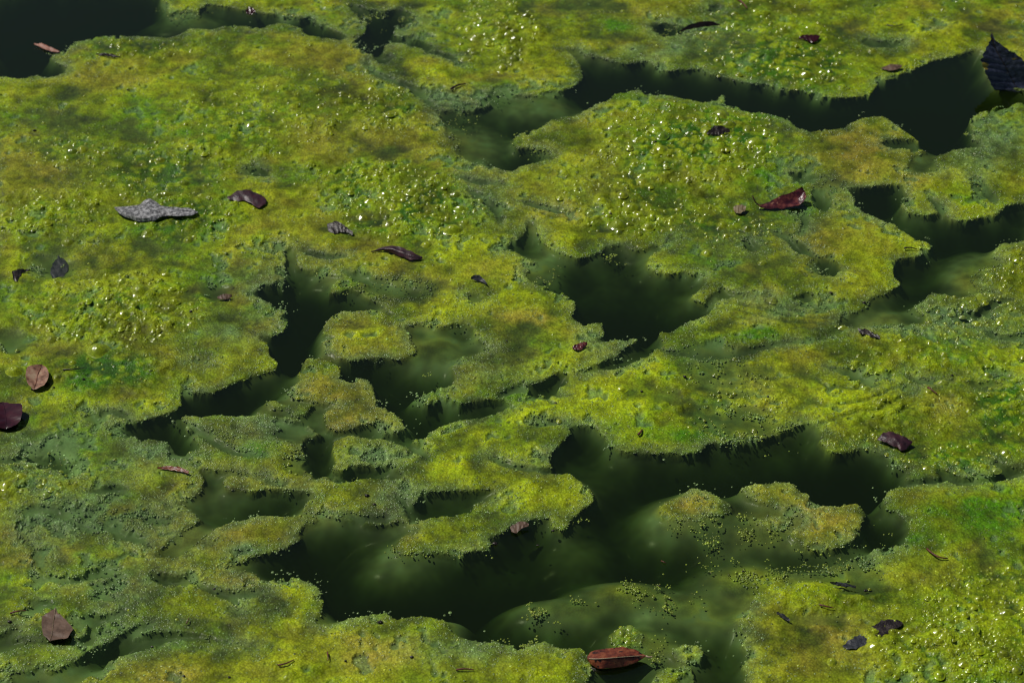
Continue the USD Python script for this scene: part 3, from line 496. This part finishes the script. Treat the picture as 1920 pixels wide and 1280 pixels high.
# ------------------------------------------------------------------ granules: the pea-like grains of which the rims and grey parts are made
def dome(sides, rings, flat):
    v = [(0, 0, flat)]
    for j in range(1, rings + 1):
        a = j / rings * math.pi * .55
        v += [(math.sin(a) * math.cos(2 * math.pi * (i + .5 * j) / sides), math.sin(a) * math.sin(2 * math.pi * (i + .5 * j) / sides), math.cos(a) * flat) for i in range(sides)]
    f = [(0, 1 + i, 1 + (i + 1) % sides) for i in range(sides)]
    for j in range(rings - 1):
        a, b = 1 + j * sides, 1 + (j + 1) * sides
        for i in range(sides):
            f += [(a + i, b + i, a + (i + 1) % sides), (b + i, b + (i + 1) % sides, a + (i + 1) % sides)]
    return np.array(v), np.array(f)
def stamp(base, pos, rad, squash, yaw=None):
    v, f = base
    yaw = rng.uniform(0, 6.28, len(pos)) if yaw is None else yaw
    c, s = np.cos(yaw)[:, None], np.sin(yaw)[:, None]
    x = (v[None, :, 0] * c - v[None, :, 1] * s) * rad[:, None]; y = (v[None, :, 0] * s + v[None, :, 1] * c) * rad[:, None]
    z = v[None, :, 2] * (rad * squash)[:, None]
    V = np.stack([x + pos[:, None, 0], y + pos[:, None, 1], z + pos[:, None, 2]], -1).reshape(-1, 3)
    F = (f[None] + (np.arange(len(pos)) * len(v))[:, None, None]).reshape(-1, 3)
    return V, F

n = 400000
gxy = np.stack([rng.uniform(-.86, .86, n), rng.uniform(-.66, .98, n)], 1)
ppx, ppy = to_px(np.column_stack([gxy, np.zeros(n)]))
ok = (ppx > -30) & (ppx < 1950) & (ppy > -30) & (ppy < 1310)
gxy, ppx, ppy = gxy[ok], ppx[ok], ppy[ok]
gd, gz = sample(d, *gxy.T), sample(Z, *gxy.T)
grain = np.zeros((NY, NX))
for cx, cy, rx, ry, c, s in ZONES:
    if c == 'S': grain = np.maximum(grain, np.exp(-1.2 * ell(cx, cy, rx, ry)) * s)
prob = np.clip(1.15 - np.abs(gd - .004) / .022, 0, 1) * .62 + sample(grain, *gxy.T) * .5 + .12 + .12 * sample(N25, *gxy.T)
prob = prob * (sample(crackd, *gxy.T) < .22)
prob = np.where(gz > -.0025, prob, np.where(gd > -.016, .22 * (sample(N25b, *gxy.T) > .1) * (sample(N12, *gxy.T) + .5 * sample(N6, *gxy.T) > .6) * (1 + gd / .016), 0))
keep = rng.uniform(0, 1, len(gxy)) < prob
gxy, gz, gd = gxy[keep], gz[keep], gd[keep]
fl = np.concatenate([np.column_stack([cx + rx * .6 * rng.standard_normal(int(k * 2.2)), cy + ry * .6 * rng.standard_normal(int(k * 2.2))]) for cx, cy, rx, ry, k in FLOATS])
fg = at(fl[:, 0], fl[:, 1])[:, :2]; fg = fg[(sample(N12, *fg.T) + .6 * sample(N6, *fg.T)) > .25]; nfl = len(fg)
gxy = np.vstack([gxy, fg]); gz = np.r_[gz, sample(Z, *fg.T)]; gd = np.r_[gd, sample(d, *fg.T)]
rad = np.clip(rng.lognormal(math.log(.00115), .30, len(gxy)), .0007, .0027)
gz = np.maximum(gz, -.0010) - .25 * rad
gt = np.stack([sample(tint[..., i], *gxy.T) for i in range(3)], -1)
gt = gt + (GRY * 1.1 - gt) * np.clip(.30 + .25 * rng.standard_normal(len(gxy)), 0, .8)[:, None]
gt[-nfl:] = (YEL * .55 + GRY * .45) * rng.uniform(.7, 1.25, nfl)[:, None]
rad[-nfl:] *= .85
gt *= rng.lognormal(.04, .24, len(gxy))[:, None]
gl = lab[np.clip(((gxy[:, 1] - Y0) / C).astype(int), 0, NY - 1), np.clip(((gxy[:, 0] - X0) / C).astype(int), 0, NX - 1)]
GD = dome(6, 2, 1.0)
for i in range(len(RAFTS)):
    m = np.nonzero(gl == i)[0]
    if len(m) == 0: continue
    V, F = stamp(GD, np.column_stack([gxy[m], gz[m]]), rad[m], rng.uniform(.4, .65, len(m)))
    p = put('algae_granules', (V, F), GRANULE, raft_prims[i].GetPath(), True, np.repeat(gt[m], len(GD[0]), 0))
    tag(p, kind='stuff')
print('granules', len(gxy))

# ------------------------------------------------------------------ gas bubbles under a skin of algae
B = []
for cx, cy, rx, ry, cnt, a, b, g in CLUSTERS:
    for _ in range(int(cnt * 1.5)):
        an, r = random.uniform(0, 6.283), math.sqrt(random.random()) * 1.15
        B.append((cx + rx * r * math.cos(an), cy + ry * r * math.sin(an), min(b * 1.15, a * 0.7 + random.expovariate(1 / ((b - a) * .27)))))
for _ in range(700):
    B.append((random.uniform(-10, 1930), random.uniform(-10, 1290), random.uniform(1.8, 4.2)))
for x, y, r in SINGLES: B.append((x, y, r * .95))
B.sort(key=lambda b: -b[2])
kept = []
for x, y, r in B:
    if not (-30 < x < 1950 and -30 < y < 1310): continue
    if any((x - a) ** 2 + ((y - b) * 1.7) ** 2 < (.62 * (r + c)) ** 2 for a, b, c in kept): continue
    kept.append((x, y, r))
def bell(sides, rings):
    v, f = dome(sides, rings, 1.0)
    for j in range(rings):
        u = (j + 1) / rings
        for i in range(sides):
            a = 2 * math.pi * (i + .5 * j) / sides
            r = 1.22 * u ** .85
            v[1 + j * sides + i] = (r * math.cos(a), r * math.sin(a), math.cos(min(1.0, r) * math.pi / 2) ** .75 if r < .93 else .2 * max(0, (1.22 - r) / .29) ** 1.5 - .02)
    return v, f
BIG, MID = bell(18, 8), bell(10, 5)
cand = {i: [] for i in range(len(RAFTS))}
for x, y, r in kept:
    g = at(np.array([x]), np.array([y + r * .35]))[0]
    z = float(sample(Z, [g[0]], [g[1]])[0]); dd = float(sample(d, [g[0]], [g[1]])[0])
    if z < -.004 and r < 4.9: continue
    if dd < 0 and (x, y) not in [(s[0], s[1]) for s in SINGLES]: continue
    scale = np.linalg.norm(g - CAM) * HALF / 960
    i = int(lab[min(NY - 1, max(0, int((g[1] - Y0) / C))), min(NX - 1, max(0, int((g[0] - X0) / C)))])
    R = r * scale
    c = np.array([sample(tint[..., k], [g[0]], [g[1]])[0] for k in range(3)])
    c = c + (YEL * 1.1 - c) * min(1, .15 + .6 * random.random())
    cand[i].append((g[0], g[1], max(z, -.001) - .12 * R, R, c * random.uniform(.85, 1.2), r))
nb = 0
for i, lst in cand.items():
    lst.sort(key=lambda b: -b[5])
    single = [b for b in lst if b[5] >= 5.0][:300]
    rest = lst[len(single):]
    for x, y, z, R, c, r in single:
        base = BIG if r > 8 else MID
        V, F = stamp(base, np.array([[0, 0, 0.0]]), np.array([R]), np.array([random.uniform(.5, .75)]))
        ax = random.uniform(-.2, .2); V[:, 0] *= 1 + ax; V[:, 1] *= 1 - ax
        V += np.array([x, y, z]); V[:, 2] += .05 * R * np.sin(V[:, 0] * 900) * np.cos(V[:, 1] * 700)
        put('gas_bubble', (V, F), BUBBLE, raft_prims[i].GetPath(), True, np.repeat(c[None], len(V), 0)); nb += 1
    if rest:
        a = np.array([(b[0], b[1], b[2]) for b in rest]); R = np.array([b[3] for b in rest]); cc = np.array([b[4] for b in rest])
        V, F = stamp(MID, a, R, rng.uniform(.6, .9, len(rest)))
        tag(put('small_gas_bubbles', (V, F), BUBBLE, raft_prims[i].GetPath(), True, np.repeat(cc, len(MID[0]), 0)), kind='stuff')
print('bubbles', nb, len(kept))

# ------------------------------------------------------------------ pond: water body and bed
def box(x0, x1, y0, y1, z0, z1):
    b = trimesh.creation.box([x1 - x0, y1 - y0, z1 - z0]); b.apply_translation([(x0 + x1) / 2, (y0 + y1) / 2, (z0 + z1) / 2]); return b
tag(put('water', box(-30, 30, -30, 30, -.8, 0), WATER, smooth=False), 'still dark green murky pond water between the algae rafts', 'water', kind='structure')
bx_, by_ = np.meshgrid(np.linspace(-31, 31, 63), np.linspace(-31, 31, 63))
bed = np.column_stack([bx_.ravel(), by_.ravel(), (-.5 + .03 * np.sin(bx_ * 1.7) * np.cos(by_ * 1.3)).ravel()])
ii = np.arange(63 * 63).reshape(63, 63)
bq = np.stack([ii[:-1, :-1], ii[:-1, 1:], ii[1:, 1:], ii[1:, :-1]], -1).reshape(-1, 4)
tag(put('pond_bed', (bed, bq), MUD), 'dark muddy bed of the pond under the water', 'pond bed', kind='structure')

# ------------------------------------------------------------------ fallen leaves, twigs and specks lying on the algae and in the water
LK = {
 'grey': leaf_look('grey_dead_leaf', (.012, .011, .013), (.17, .17, .175), (.44, .44, .445), .45, 230, 1.2),
 'purple': leaf_look('purple_leaf', (.016, .006, .010), (.03, .009, .015), (.055, .016, .022), .42, 120, .5),
 'red': leaf_look('dark_red_leaf', (.022, .006, .010), (.06, .012, .018), (.16, .045, .035), .25, 110, .6, spots=((.28, .13, .09), 160, .66)),
 'rust': leaf_look('rust_leaf', (.06, .012, .006), (.15, .032, .014), (.24, .075, .03), .35, 120, .5, spots=((.02, .008, .006), 130, .63)),
 'brown': leaf_look('brown_leaf', (.07, .042, .028), (.11, .068, .046), (.145, .09, .062), .5, 90, .4, spec=.25),
 'tan': leaf_look('pinkish_tan_leaf', (.10, .05, .032), (.28, .15, .10), (.36, .26, .17), .42, 80, .6, spec=.25),
 'wine': leaf_look('wine_leaf', (.018, .003, .006), (.032, .005, .010), (.045, .008, .013), .22, 60, .3),
 'ink': leaf_look('blue_black_leaf', (.012, .015, .028), (.026, .034, .066), (.055, .064, .10), .4, 160, .9, spots=((.22, .17, .02), 45, .63)),
 'orange': leaf_look('orange_brown_leaf', (.16, .05, .025), (.24, .08, .04), (.30, .11, .06), .5, 100, .4),
 'black': leaf_look('black_leaf', (.008, .006, .006), (.018, .012, .011), (.05, .04, .034), .35, 130, .9),
 'slate': leaf_look('slate_leaf', (.015, .017, .022), (.03, .033, .038), (.06, .06, .065), .4, 130, .8),
 'pink': leaf_look('pale_pink_leaf', (.12, .085, .04), (.16, .115, .055), (.20, .16, .09), .5, 90, .4),
 'twig': leaf_look('red_brown_twig', (.05, .014, .008), (.10, .028, .014), (.15, .05, .03), .5, 200, .3),
 'vein': leaf_look('pale_vein', (.25, .17, .10), (.33, .24, .15), (.38, .30, .2), .5, 200, .2),
}
ZTOP = ndi.gaussian_filter(np.maximum(Z, 0), 3)
def curve(pts, n, straight=False):
    pts = np.asarray(pts, float)
    if straight: return np.column_stack([np.interp(np.linspace(0, len(pts) - 1, n), np.arange(len(pts)), pts[:, k]) for k in range(3)])
    s = np.r_[0, np.cumsum(np.linalg.norm(np.diff(pts[:, :2], axis=0), axis=1) + .5)]
    return CubicSpline(s / s[-1], pts, bc_type='natural')(np.linspace(0, 1, n)) if len(pts) > 2 else np.array([pts[0] + (pts[-1] - pts[0]) * k for k in np.linspace(0, 1, n)])
def space(c, lift):
    return np.array([at(x, y, (h + lift) * .001) for x, y, h in c])
def tube(pts, radii, sides=7):
    pts = np.asarray(pts); tt = np.gradient(pts, axis=0); tt /= np.linalg.norm(tt, axis=1)[:, None]
    a = np.cross(tt, [0, 0, 1.0]); a /= np.linalg.norm(a, axis=1)[:, None] + 1e-9
    b = np.cross(tt, a); an = np.arange(sides) * 2 * np.pi / sides
    v = pts[:, None] + radii[:, None, None] * (np.cos(an)[None, :, None] * a[:, None] + np.sin(an)[None, :, None] * b[:, None])
    i, j = np.meshgrid(np.arange(len(pts) - 1), np.arange(sides), indexing='ij')
    qd = np.stack([i * sides + j, i * sides + (j + 1) % sides, (i + 1) * sides + (j + 1) % sides, (i + 1) * sides + j], -1).reshape(-1, 4)
    V = v.reshape(-1, 3)
    F = np.vstack([qd[:, [0, 2, 1]], qd[:, [0, 3, 2]]])
    c0, c1 = len(V), len(V) + 1
    V = np.vstack([V, pts[:1], pts[-1:]])
    cap = [(c0, k, (k + 1) % sides) for k in range(sides)] + [(c1, c0 - sides + (k + 1) % sides, c0 - sides + k) for k in range(sides)]
    return V, np.vstack([F, cap])
def H3(text, hs):
    p = P(text); hs = np.atleast_1d(np.asarray(hs, float))
    h = np.interp(np.linspace(0, 1, len(p)), np.linspace(0, 1, len(hs)), hs)
    return np.column_stack([p, h])
def leaf(label, look, upper, uh, lower, lh, mid=None, mh=None, stem=None, sh=(3,), rib=None, jag=.6, name='fallen_leaf', lift=2.0, seed=0, curl=0.0, straight=False, ribs=0, teeth=0):
    r = np.random.default_rng(seed + len(label))
    NS, NC = 30, 9
    a, b = curve(H3(upper, uh), NS, straight), curve(H3(lower, lh), NS, straight)
    c = curve(H3(mid, mh), NS) if mid else (a + b) / 2 + np.array([0, 0, mh if mh else 0.0]) * np.sin(np.linspace(0, math.pi, NS))[:, None]
    w = np.sin(np.linspace(0, math.pi, NS))[:, None] ** .3
    a[:, :2] += ndi.gaussian_filter1d(r.standard_normal((NS, 2)), .8, axis=0) * jag * w
    b[:, :2] += ndi.gaussian_filter1d(r.standard_normal((NS, 2)), .8, axis=0) * jag * w
    if teeth:
        saw = (np.arange(NS) % 3 / 2 - .5) * teeth * w[:, 0]
        a[:, 0] -= saw; b[:, 0] += saw
    m0 = at(c[:, 0], c[:, 1])
    base = np.clip(sample(ZTOP, m0[:, 0], m0[:, 1]), 0, .012).mean() * 1000 if lift > .5 else 0
    lift = lift + base
    A, Bm, Cc = space(a, lift), space(c, lift), space(b, lift)
    rows = []
    for k in range(NC):
        u = k / (NC - 1)
        if u <= .5: row = A + (Bm - A) * (u * 2)
        else: row = Bm + (Cc - Bm) * (u * 2 - 1)
        row = row.copy(); row[:, 2] += curl * .001 * math.sin(u * 2 * math.pi) ** 2
        rows.append(row)
    G = np.stack(rows, 1)
    G[..., 2] += .0006 * ndi.gaussian_filter(r.standard_normal((NS, NC)), 1.2) * 2
    if ribs: G[..., 1] += .0009 * np.sin(np.arange(NS)[:, None] * 2.1 + np.abs(np.arange(NC) - 4)[None] * .9)
    i, j = np.meshgrid(np.arange(NS - 1), np.arange(NC - 1), indexing='ij')
    qd = np.stack([i * NC + j, i * NC + j + 1, (i + 1) * NC + j + 1, (i + 1) * NC + j], -1).reshape(-1, 4)
    top = np.vstack([qd[:, [0, 1, 2]], qd[:, [0, 2, 3]]])
    V = G.reshape(-1, 3)
    nrm = np.cross(G[1:, 1:] - G[:-1, :-1], G[:-1, 1:] - G[1:, :-1]).reshape(-1, 3).sum(0)
    if nrm[2] < 0: top = top[:, ::-1]
    n = len(V)
    und = V - np.array([0, 0, .0005])
    ring = list(range(NC)) + [k * NC + NC - 1 for k in range(1, NS)] + [(NS - 1) * NC + k for k in range(NC - 2, -1, -1)] + [k * NC for k in range(NS - 2, 0, -1)]
    side = []
    for p, q2 in zip(ring, ring[1:] + ring[:1]): side += [(p, q2, q2 + n), (p, q2 + n, p + n)]
    root = thing(name, label, 'leaf' if 'leaf' in name else 'twig')
    put('blade', trimesh.Trimesh(np.vstack([V, und]), np.vstack([top, top[:, ::-1] + n, side]), process=False), LK[look], root.GetPath(), 40)
    if rib:
        line = Bm[1:-1] + np.array([0, 0, .0004])
        put('midrib', tube(line, np.linspace(.0007, .0004, len(line)) * rib[1]), LK[rib[0]], root.GetPath())
    if stem:
        sp = space(curve(H3(stem, sh), 10), lift)
        put('stem', tube(sp, np.linspace(.0011, .0008, 10)), LK[rib[0]] if rib else LK[look], root.GetPath())
    return root

leaf('pale grey dead leaf with a raised hump, flecked white, on the big left raft', 'grey', '215,389 240,386 262,384 270,375 279,371 289,374 303,386 330,388 352,390 371,396', (3, 4, 5, 9, 11, 10, 6, 5, 4, 3),
     '215,391 224,401 240,409 262,415 285,414 301,407 322,404 345,404 360,403 371,399', (4, 2, 1, 1, 1, 3, 4, 4, 4, 4), '215,390 230,395 248,403 266,408 284,406 300,400 324,399 346,400 358,400 371,398', (4, 6, 6, 6, 6, 6, 6, 5, 4, 3), seed=1, straight=True, jag=1.0)
leaf('ragged dark purple leaf right of the pale grey leaf', 'purple', '425,370 440,360 460,357 480,360 500,375', (2, 5, 6, 5, 2), '427,372 445,377 462,376 480,388 498,382', (2, 1, 2, 1, 1), mh=1, jag=1.5, seed=2)
leaf('curled dark red leaf with a hooked stem, on the bubbly raft right of centre', 'red', '1425,385 1445,376 1465,367 1485,360 1497,354 1504,350', (3, 7, 11, 13, 16, 20), '1425,388 1445,391 1465,390 1490,387 1505,379 1512,368', (2, 1, 1, 2, 6, 12),
     '1425,387 1445,386 1465,382 1485,376 1500,368 1509,358', (2, 3, 4, 5, 8, 14), stem='1427,387 1418,381 1414,374 1411,367', sh=(3, 6, 12, 16), seed=3)
leaf('torn dark purple leaf on the wrinkled yellow raft, above the lower right pool', 'purple', '1645,822 1656,811 1680,812 1700,820 1711,828', (2, 6, 7, 5, 2), '1645,824 1665,830 1680,837 1695,842 1709,832', (2, 2, 1, 0, 1), mh=1.5, jag=1.6, seed=4)
leaf('red-brown leaf with a pale midrib and short stem, floating at the bottom edge', 'rust', '1101,1230 1108,1222 1125,1217 1150,1213 1175,1214 1195,1220 1211,1229', (2, 3, 4, 5, 5, 4, 3), '1102,1236 1112,1246 1125,1252 1145,1251 1170,1248 1190,1242 1211,1230', (1, 0, 0, 0, 0, 1, 3),
     '1101,1234 1115,1235 1135,1234 1160,1232 1185,1230 1211,1229', (2, 7, 9, 9, 7, 3), stem='1211,1229 1217,1231 1223,1230', rib=('vein', .8), seed=5)
leaf('flat brown diamond-shaped leaf with a pale vein, at lower left', 'brown', '104,1138 92,1147 80,1153 78,1170 81,1190 94,1201', (5, 4, 3, 3, 2, 2), '104,1138 108,1148 122,1160 138,1177 126,1196 95,1201', (5, 4, 3, 3, 3, 2), '104,1138 103,1150 101,1160 99,1175 97,1190 94,1201', (5, 3.5, 3, 2.5, 2.5, 2), rib=('pink', .6), jag=.9, seed=6, straight=True)
leaf('small pinkish tan leaf with a fold down its middle, near the left edge', 'tan', '78,683 62,684 52,689 48,702 51,716 62,730', (6, 7, 8, 8, 6, 2), '80,683 88,690 91,700 89,712 80,723 64,730', (6, 7, 7, 6, 5, 2), '79,683 75,693 71,702 69,712 67,720 63,730', (5, 3, 3, 3, 3, 2), rib=('rust', .7), seed=7)
leaf('glossy wine-red leaf cut by the left edge of the picture', 'wine', '4,753 -14,758 -24,775 -16,792 0,801 9,804', (3, 5, 6, 5, 3, 2), '5,753 28,755 40,758 41,775 34,792 11,804', (3, 8, 10, 9, 6, 2), '4,753 7,762 10,775 11,785 11,795 10,804', (2, 3, 3, 3, 3, 2), rib=('wine', .8), seed=8)
leaf('large blue-black serrated leaf standing out of the water at the upper right', 'ink', '1860,60 1857,76 1848,94 1841,112 1846,134 1857,154 1864,166 1866,170', (74, 64, 53, 42, 28, 12, 2, -2), '1860,60 1867,74 1882,88 1900,99 1922,115 1944,134 1958,152 1962,172', (74, 66, 57, 50, 40, 26, 12, -2),
     '1860,60 1862,78 1868,95 1877,111 1888,130 1898,150 1904,162 1908,172', (74, 62, 50, 39, 25, 10, 2, -4), jag=1.6, lift=0, rib=('black', 1.5), seed=9, ribs=1, teeth=2.2)
leaf('narrow orange-brown leaf at the edge of the dark water, upper left', 'orange', '64,82 80,82 90,86 105,93 112,97', (2, 4, 4, 3, 1), '64,84 75,88 88,94 100,97 112,98', (1, 1, 1, 1, 1), seed=10, jag=.3)
leaf('thin dark leaf on the upper left raft, right of the orange-brown leaf', 'black', '180,101 200,100 215,103 227,107', (2, 4, 4, 2), '180,103 200,105 215,108 227,108', (1, 1, 1, 1), seed=11, jag=.3)
leaf('long curved purple leaf near the top edge, right of centre', 'purple', '1275,58 1290,48 1310,42 1330,40 1350,45', (3, 8, 9, 8, 3), '1275,60 1295,55 1315,50 1335,48 1350,47', (1, 2, 2, 2, 1), seed=12, jag=.4)
leaf('small dark red leaf above the bubbles of the top right raft', 'wine', '1497,71 1510,65 1525,65 1538,66', (2, 5, 5, 3), '1497,73 1510,75 1525,80 1536,72', (1, 1, 0, 2), seed=13)
leaf('crumpled black leaf on the bubbly raft, below the upper channel', 'black', '1325,248 1335,240 1345,235 1357,238 1369,243', (3, 7, 9, 7, 4), '1325,250 1340,252 1355,251 1369,247', (1, 1, 1, 2), seed=14, jag=1)
leaf('half buried leaf, brown at one end and purple at the other, above the green pool', 'purple', '695,470 720,463 738,460 755,464 775,473 792,482', (2, 4, 7, 7, 5, 2), '697,472 720,470 740,476 755,483 775,487 792,484', (1, 1, 1, 0, 0, 1), mh=2, seed=15)
leaf('crumpled brown leaf scrap at the lower rim of the brightest bubble cluster', 'black', '613,420 628,416 645,422 662,437', (2, 5, 5, 2), '615,431 625,438 640,435 660,440', (1, 0, 1, 1), jag=1.5, seed=16)
leaf('small notched dark leaf scrap on the patchy olive raft', 'slate', '883,520 890,515 903,519 914,532', (3, 6, 4, 2), '883,522 893,526 905,529 913,533', (1, 0, 0, 1), seed=17)
leaf('tiny dark red leaf scrap on the slanting granular raft', 'red', '1073,650 1085,643 1101,640', (2, 4, 5), '1074,654 1086,656 1101,646', (1, 1, 2), seed=18)
leaf('slim rust-red leaf on the lower left mat, at its yellow patch', 'rust', '295,876 315,873 335,875 354,882', (1, 2, 3, 3), '295,878 318,880 340,884 353,888', (0, 0, 1, 1), seed=19, jag=.3)
leaf('pale pink leaf scrap beside the hooked stem', 'pink', '1375,388 1385,384 1399,387', (2, 4, 4), '1376,396 1386,400 1397,395', (1, 1, 2), seed=20, jag=.5)
leaf('small mauve-brown leaf scrap on the rim of the lower dark pool', 'brown', '956,987 968,980 984,977 992,981', (2, 4, 5, 4), '959,996 967,999 976,992 991,986', (1, 1, 2, 2), seed=21)
leaf('dark slate leaf scrap half under algae near the left edge', 'slate', '94,510 104,485 116,472 128,470', -1.5, '98,522 108,528 122,518 129,498', -3.0, jag=2, seed=22, lift=.2)
leaf('curled black leaf tip left of the dark slate scrap', 'black', '22,508 30,506 42,504 56,505', (7, 6, 3, 1), '25,524 32,526 40,515 56,507', (2, 1, 0, 0), jag=1, seed=23, lift=.4)
leaf('tiny pinkish brown scrap below a vivid green hollow on the left raft', 'brown', '407,556 420,551 435,553', (2, 4, 3), '408,559 422,562 434,557', (1, 0, 1), seed=24, jag=.4)
leaf('slender slate-coloured leaf in the awash area at lower right', 'slate', '1556,1090 1572,1091 1590,1094 1605,1099', (3, 4, 3, 2), '1557,1092 1573,1098 1590,1099 1605,1101', (1, 1, 1, 1), seed=25, jag=.8)
leaf('small dark leaf sliver on the left rim of the lower right raft', 'slate', '1456,1146 1468,1150 1482,1161', (3, 4, 2), '1456,1149 1467,1157 1480,1164', (1, 0, 1), seed=26, jag=.4)
leaf('dark crumpled leaf left of the glassy bubble, lower right', 'slate', '1580,1211 1600,1195 1615,1191 1634,1197', (-1, 0, .3, 0), '1588,1215 1608,1214 1624,1207 1636,1201', (0, 0, 0, .5), jag=1.8, seed=27, lift=.6)
leaf('large brown-black leaf partly overgrown, above the glassy bubble at lower right', 'black', '1620,1190 1643,1169 1665,1160 1692,1165', (.3, .8, 1.2, .3), '1630,1193 1650,1191 1672,1183 1692,1170', (0, 0, 0, 0), jag=2.4, seed=28, lift=.51)
leaf('grey-brown leaf on the lower rim of the top right raft', 'brown', '1651,128 1670,121 1691,122', (1, 3, 3), '1655,130 1675,132 1691,126', (0, 1, 1), seed=29, jag=.5)
leaf('tiny glossy purple scrap near the top left edge', 'wine', '460,20 469,14 479,19', (4, 6, 4), '462,25 469,27 478,24', (1, 0, 1), seed=30, jag=.8)
leaf('dark brown smear of leaf on the upper rim of the wrinkled yellow raft', 'black', '1608,615 1625,618 1650,631', (1, 2, 1), '1612,624 1630,630 1649,635', (0, 0, 0), jag=1.5, seed=31)

def twig(label, pts, look='twig', r=.0011, h=2.4):
    p = curve(np.column_stack([P(pts), np.full(len(P(pts)), h)]), 12)
    m0 = at(p[:, 0], p[:, 1]); p[:, 2] += np.sin(np.linspace(0, math.pi, 12)) * 1.2 + sample(ZTOP, m0[:, 0], m0[:, 1]) * 800
    tag(put('twig', tube(space(p, 0), r * np.linspace(1, .5, 12)), LK[look]), label, 'twig')
twig('rust-red twig on the broad dull yellow raft at the bottom', '521,1246 535,1243 551,1236')
twig('curved brown twig on the lower right raft, above its bubble cluster', '1738,1028 1750,1038 1762,1044 1777,1046', r=.0013)
twig('dark bent twig on the top right raft', '1663,47 1680,49 1694,45', 'black')
twig('short dark twig at the right tip of the bubbly raft', '1695,465 1707,464 1719,467', 'black', .0012)
twig('thin red twig on the lower right raft, left of the slate sliver', '1537,1133 1550,1136 1563,1139')
twig('purple stick beside the wrinkled lobe of the top raft', '845,167 858,160 873,157', 'purple', .0018)
twig('long dull brown twig at the bottom edge left of the red-brown leaf', '855,1255 870,1253 889,1255', 'twig', .0012)
twig('red-brown twig with a dark knob on the wrinkled yellow raft', '1740,726 1746,730 1757,738', 'twig', .0014)
twig('brown curved twig cut by the top edge', '1378,-4 1392,5 1401,16', 'twig', .0018)
twig('stubby brown twig on the yellow-green lobe above the lower pool', '1196,815 1200,811 1204,805', 'twig', .0017)
twig('straight dark twig right of the pinkish tan leaf', '118,693 138,692 158,690', 'black', .0010)
twig('thin rust twig left of the brown diamond-shaped leaf', '19,1149 33,1145 48,1144')
twig('short upright dark twig on the bottom raft', '614,1222 615,1230 615,1238', 'twig', .0009)
twig('tiny red twig adrift in the dark pool at lower centre', '1240,1051 1245,1053 1249,1055', 'twig', .0008, .6)
twig('short pinkish twig on the round-headed raft', '349,1168 352,1163 354,1158', 'twig', .0008)
SPOTS = "on the upper left raft, below the brown patch|at the far left under the upper dark water|right of centre among the golden bubbles|above the fold of the wrinkled raft|in the gap left of the wrinkled raft|at the lower right tip of the bubbly raft, the larger one|two-lobed, on the lobe at the lower pool's bottom shore|right half of the bottom raft|left of the two-lobed speck on the bottom raft|blue-black, adrift beside the lower pool's mauve scrap|in the lower pool, right of the blue-black speck|at the lower right rim of the yellow-topped raft|in the middle of the yellow islet lobe, left of the green pool|right beside the speck in the middle of the yellow lobe|near the right dark slot of the wrinkled raft|left of the wrinkles of the wide raft|on the upper lobe of the yellow-topped raft|left edge, by the diamond-shaped leaf|between the two lobes of the round-headed raft|at the bottom edge, left part|at the bottom edge, under the round-headed raft|below the gap of the lower left channel|under the pinkish tan leaf|right of the pinkish tan leaf's tip|in the green hollow right of the pinkish tan leaf|right of the left raft's biggest bubble cluster|above the slanting granular raft|on a yellow bubble of the bubbly raft|right of the slate-coloured leaf in the awash area|in the awash area at the lower right pool|at the pale drowned veil in the lower pool|on the bottom raft, above its rust-red twig|on the right rim by the striped oval raft|beside the golden bubbles above the green pool|above the brightest bubble cluster, to its right".split('|')
for qn, (x, y, s) in enumerate([(240, 172, 1.5), (65, 246, 2), (1145, 405, 1.6), (1284, 707, 2), (1042, 759, 1.5), (1620, 569, 2), (713, 1168, 2.6), (772, 1234, 1.8), (648, 1243, 1.2), (928, 1020, 2.6), (1008, 1023, 1.4), (1037, 996, 1.6), (688, 930, 2.4), (702, 946, 1.6), (1785, 705, 1.4), (1440, 745, 1.2), (1203, 735, 1.4), (18, 1166, 2), (402, 1105, 1.4), (345, 1271, 1.3), (430, 1271, 1.3), (285, 1213, 1.2), (60, 731, 1.2), (101, 729, 1.2), (157, 713, 1.6), (358, 587, 1.8), (950, 640, 1.2), (1228, 271, 2.2), (1623, 1108, 2), (1393, 1072, 1.2), (1236, 1099, 1.2), (675, 1230, 1.0), (1558, 550, 1.8), (1180, 420, 1.2), (820, 330, 1.8)]):
    ic = trimesh.creation.icosphere(2, 1.0)
    v = ic.vertices * (1 + .35 * np.random.default_rng(x).standard_normal(len(ic.vertices))[:, None] * .5)
    v = v * np.array([1.3, .9, .7]) * s * .00085
    g = at(np.array([x]), np.array([y]))[0]
    g[2] = max(0, float(sample(Z, [g[0]], [g[1]])[0])) + .0012
    tag(put('debris_speck', (v + g, ic.faces), LK['black'], smooth=True), 'black speck ' + SPOTS[qn], 'debris', 'black specks strewn over the algae')
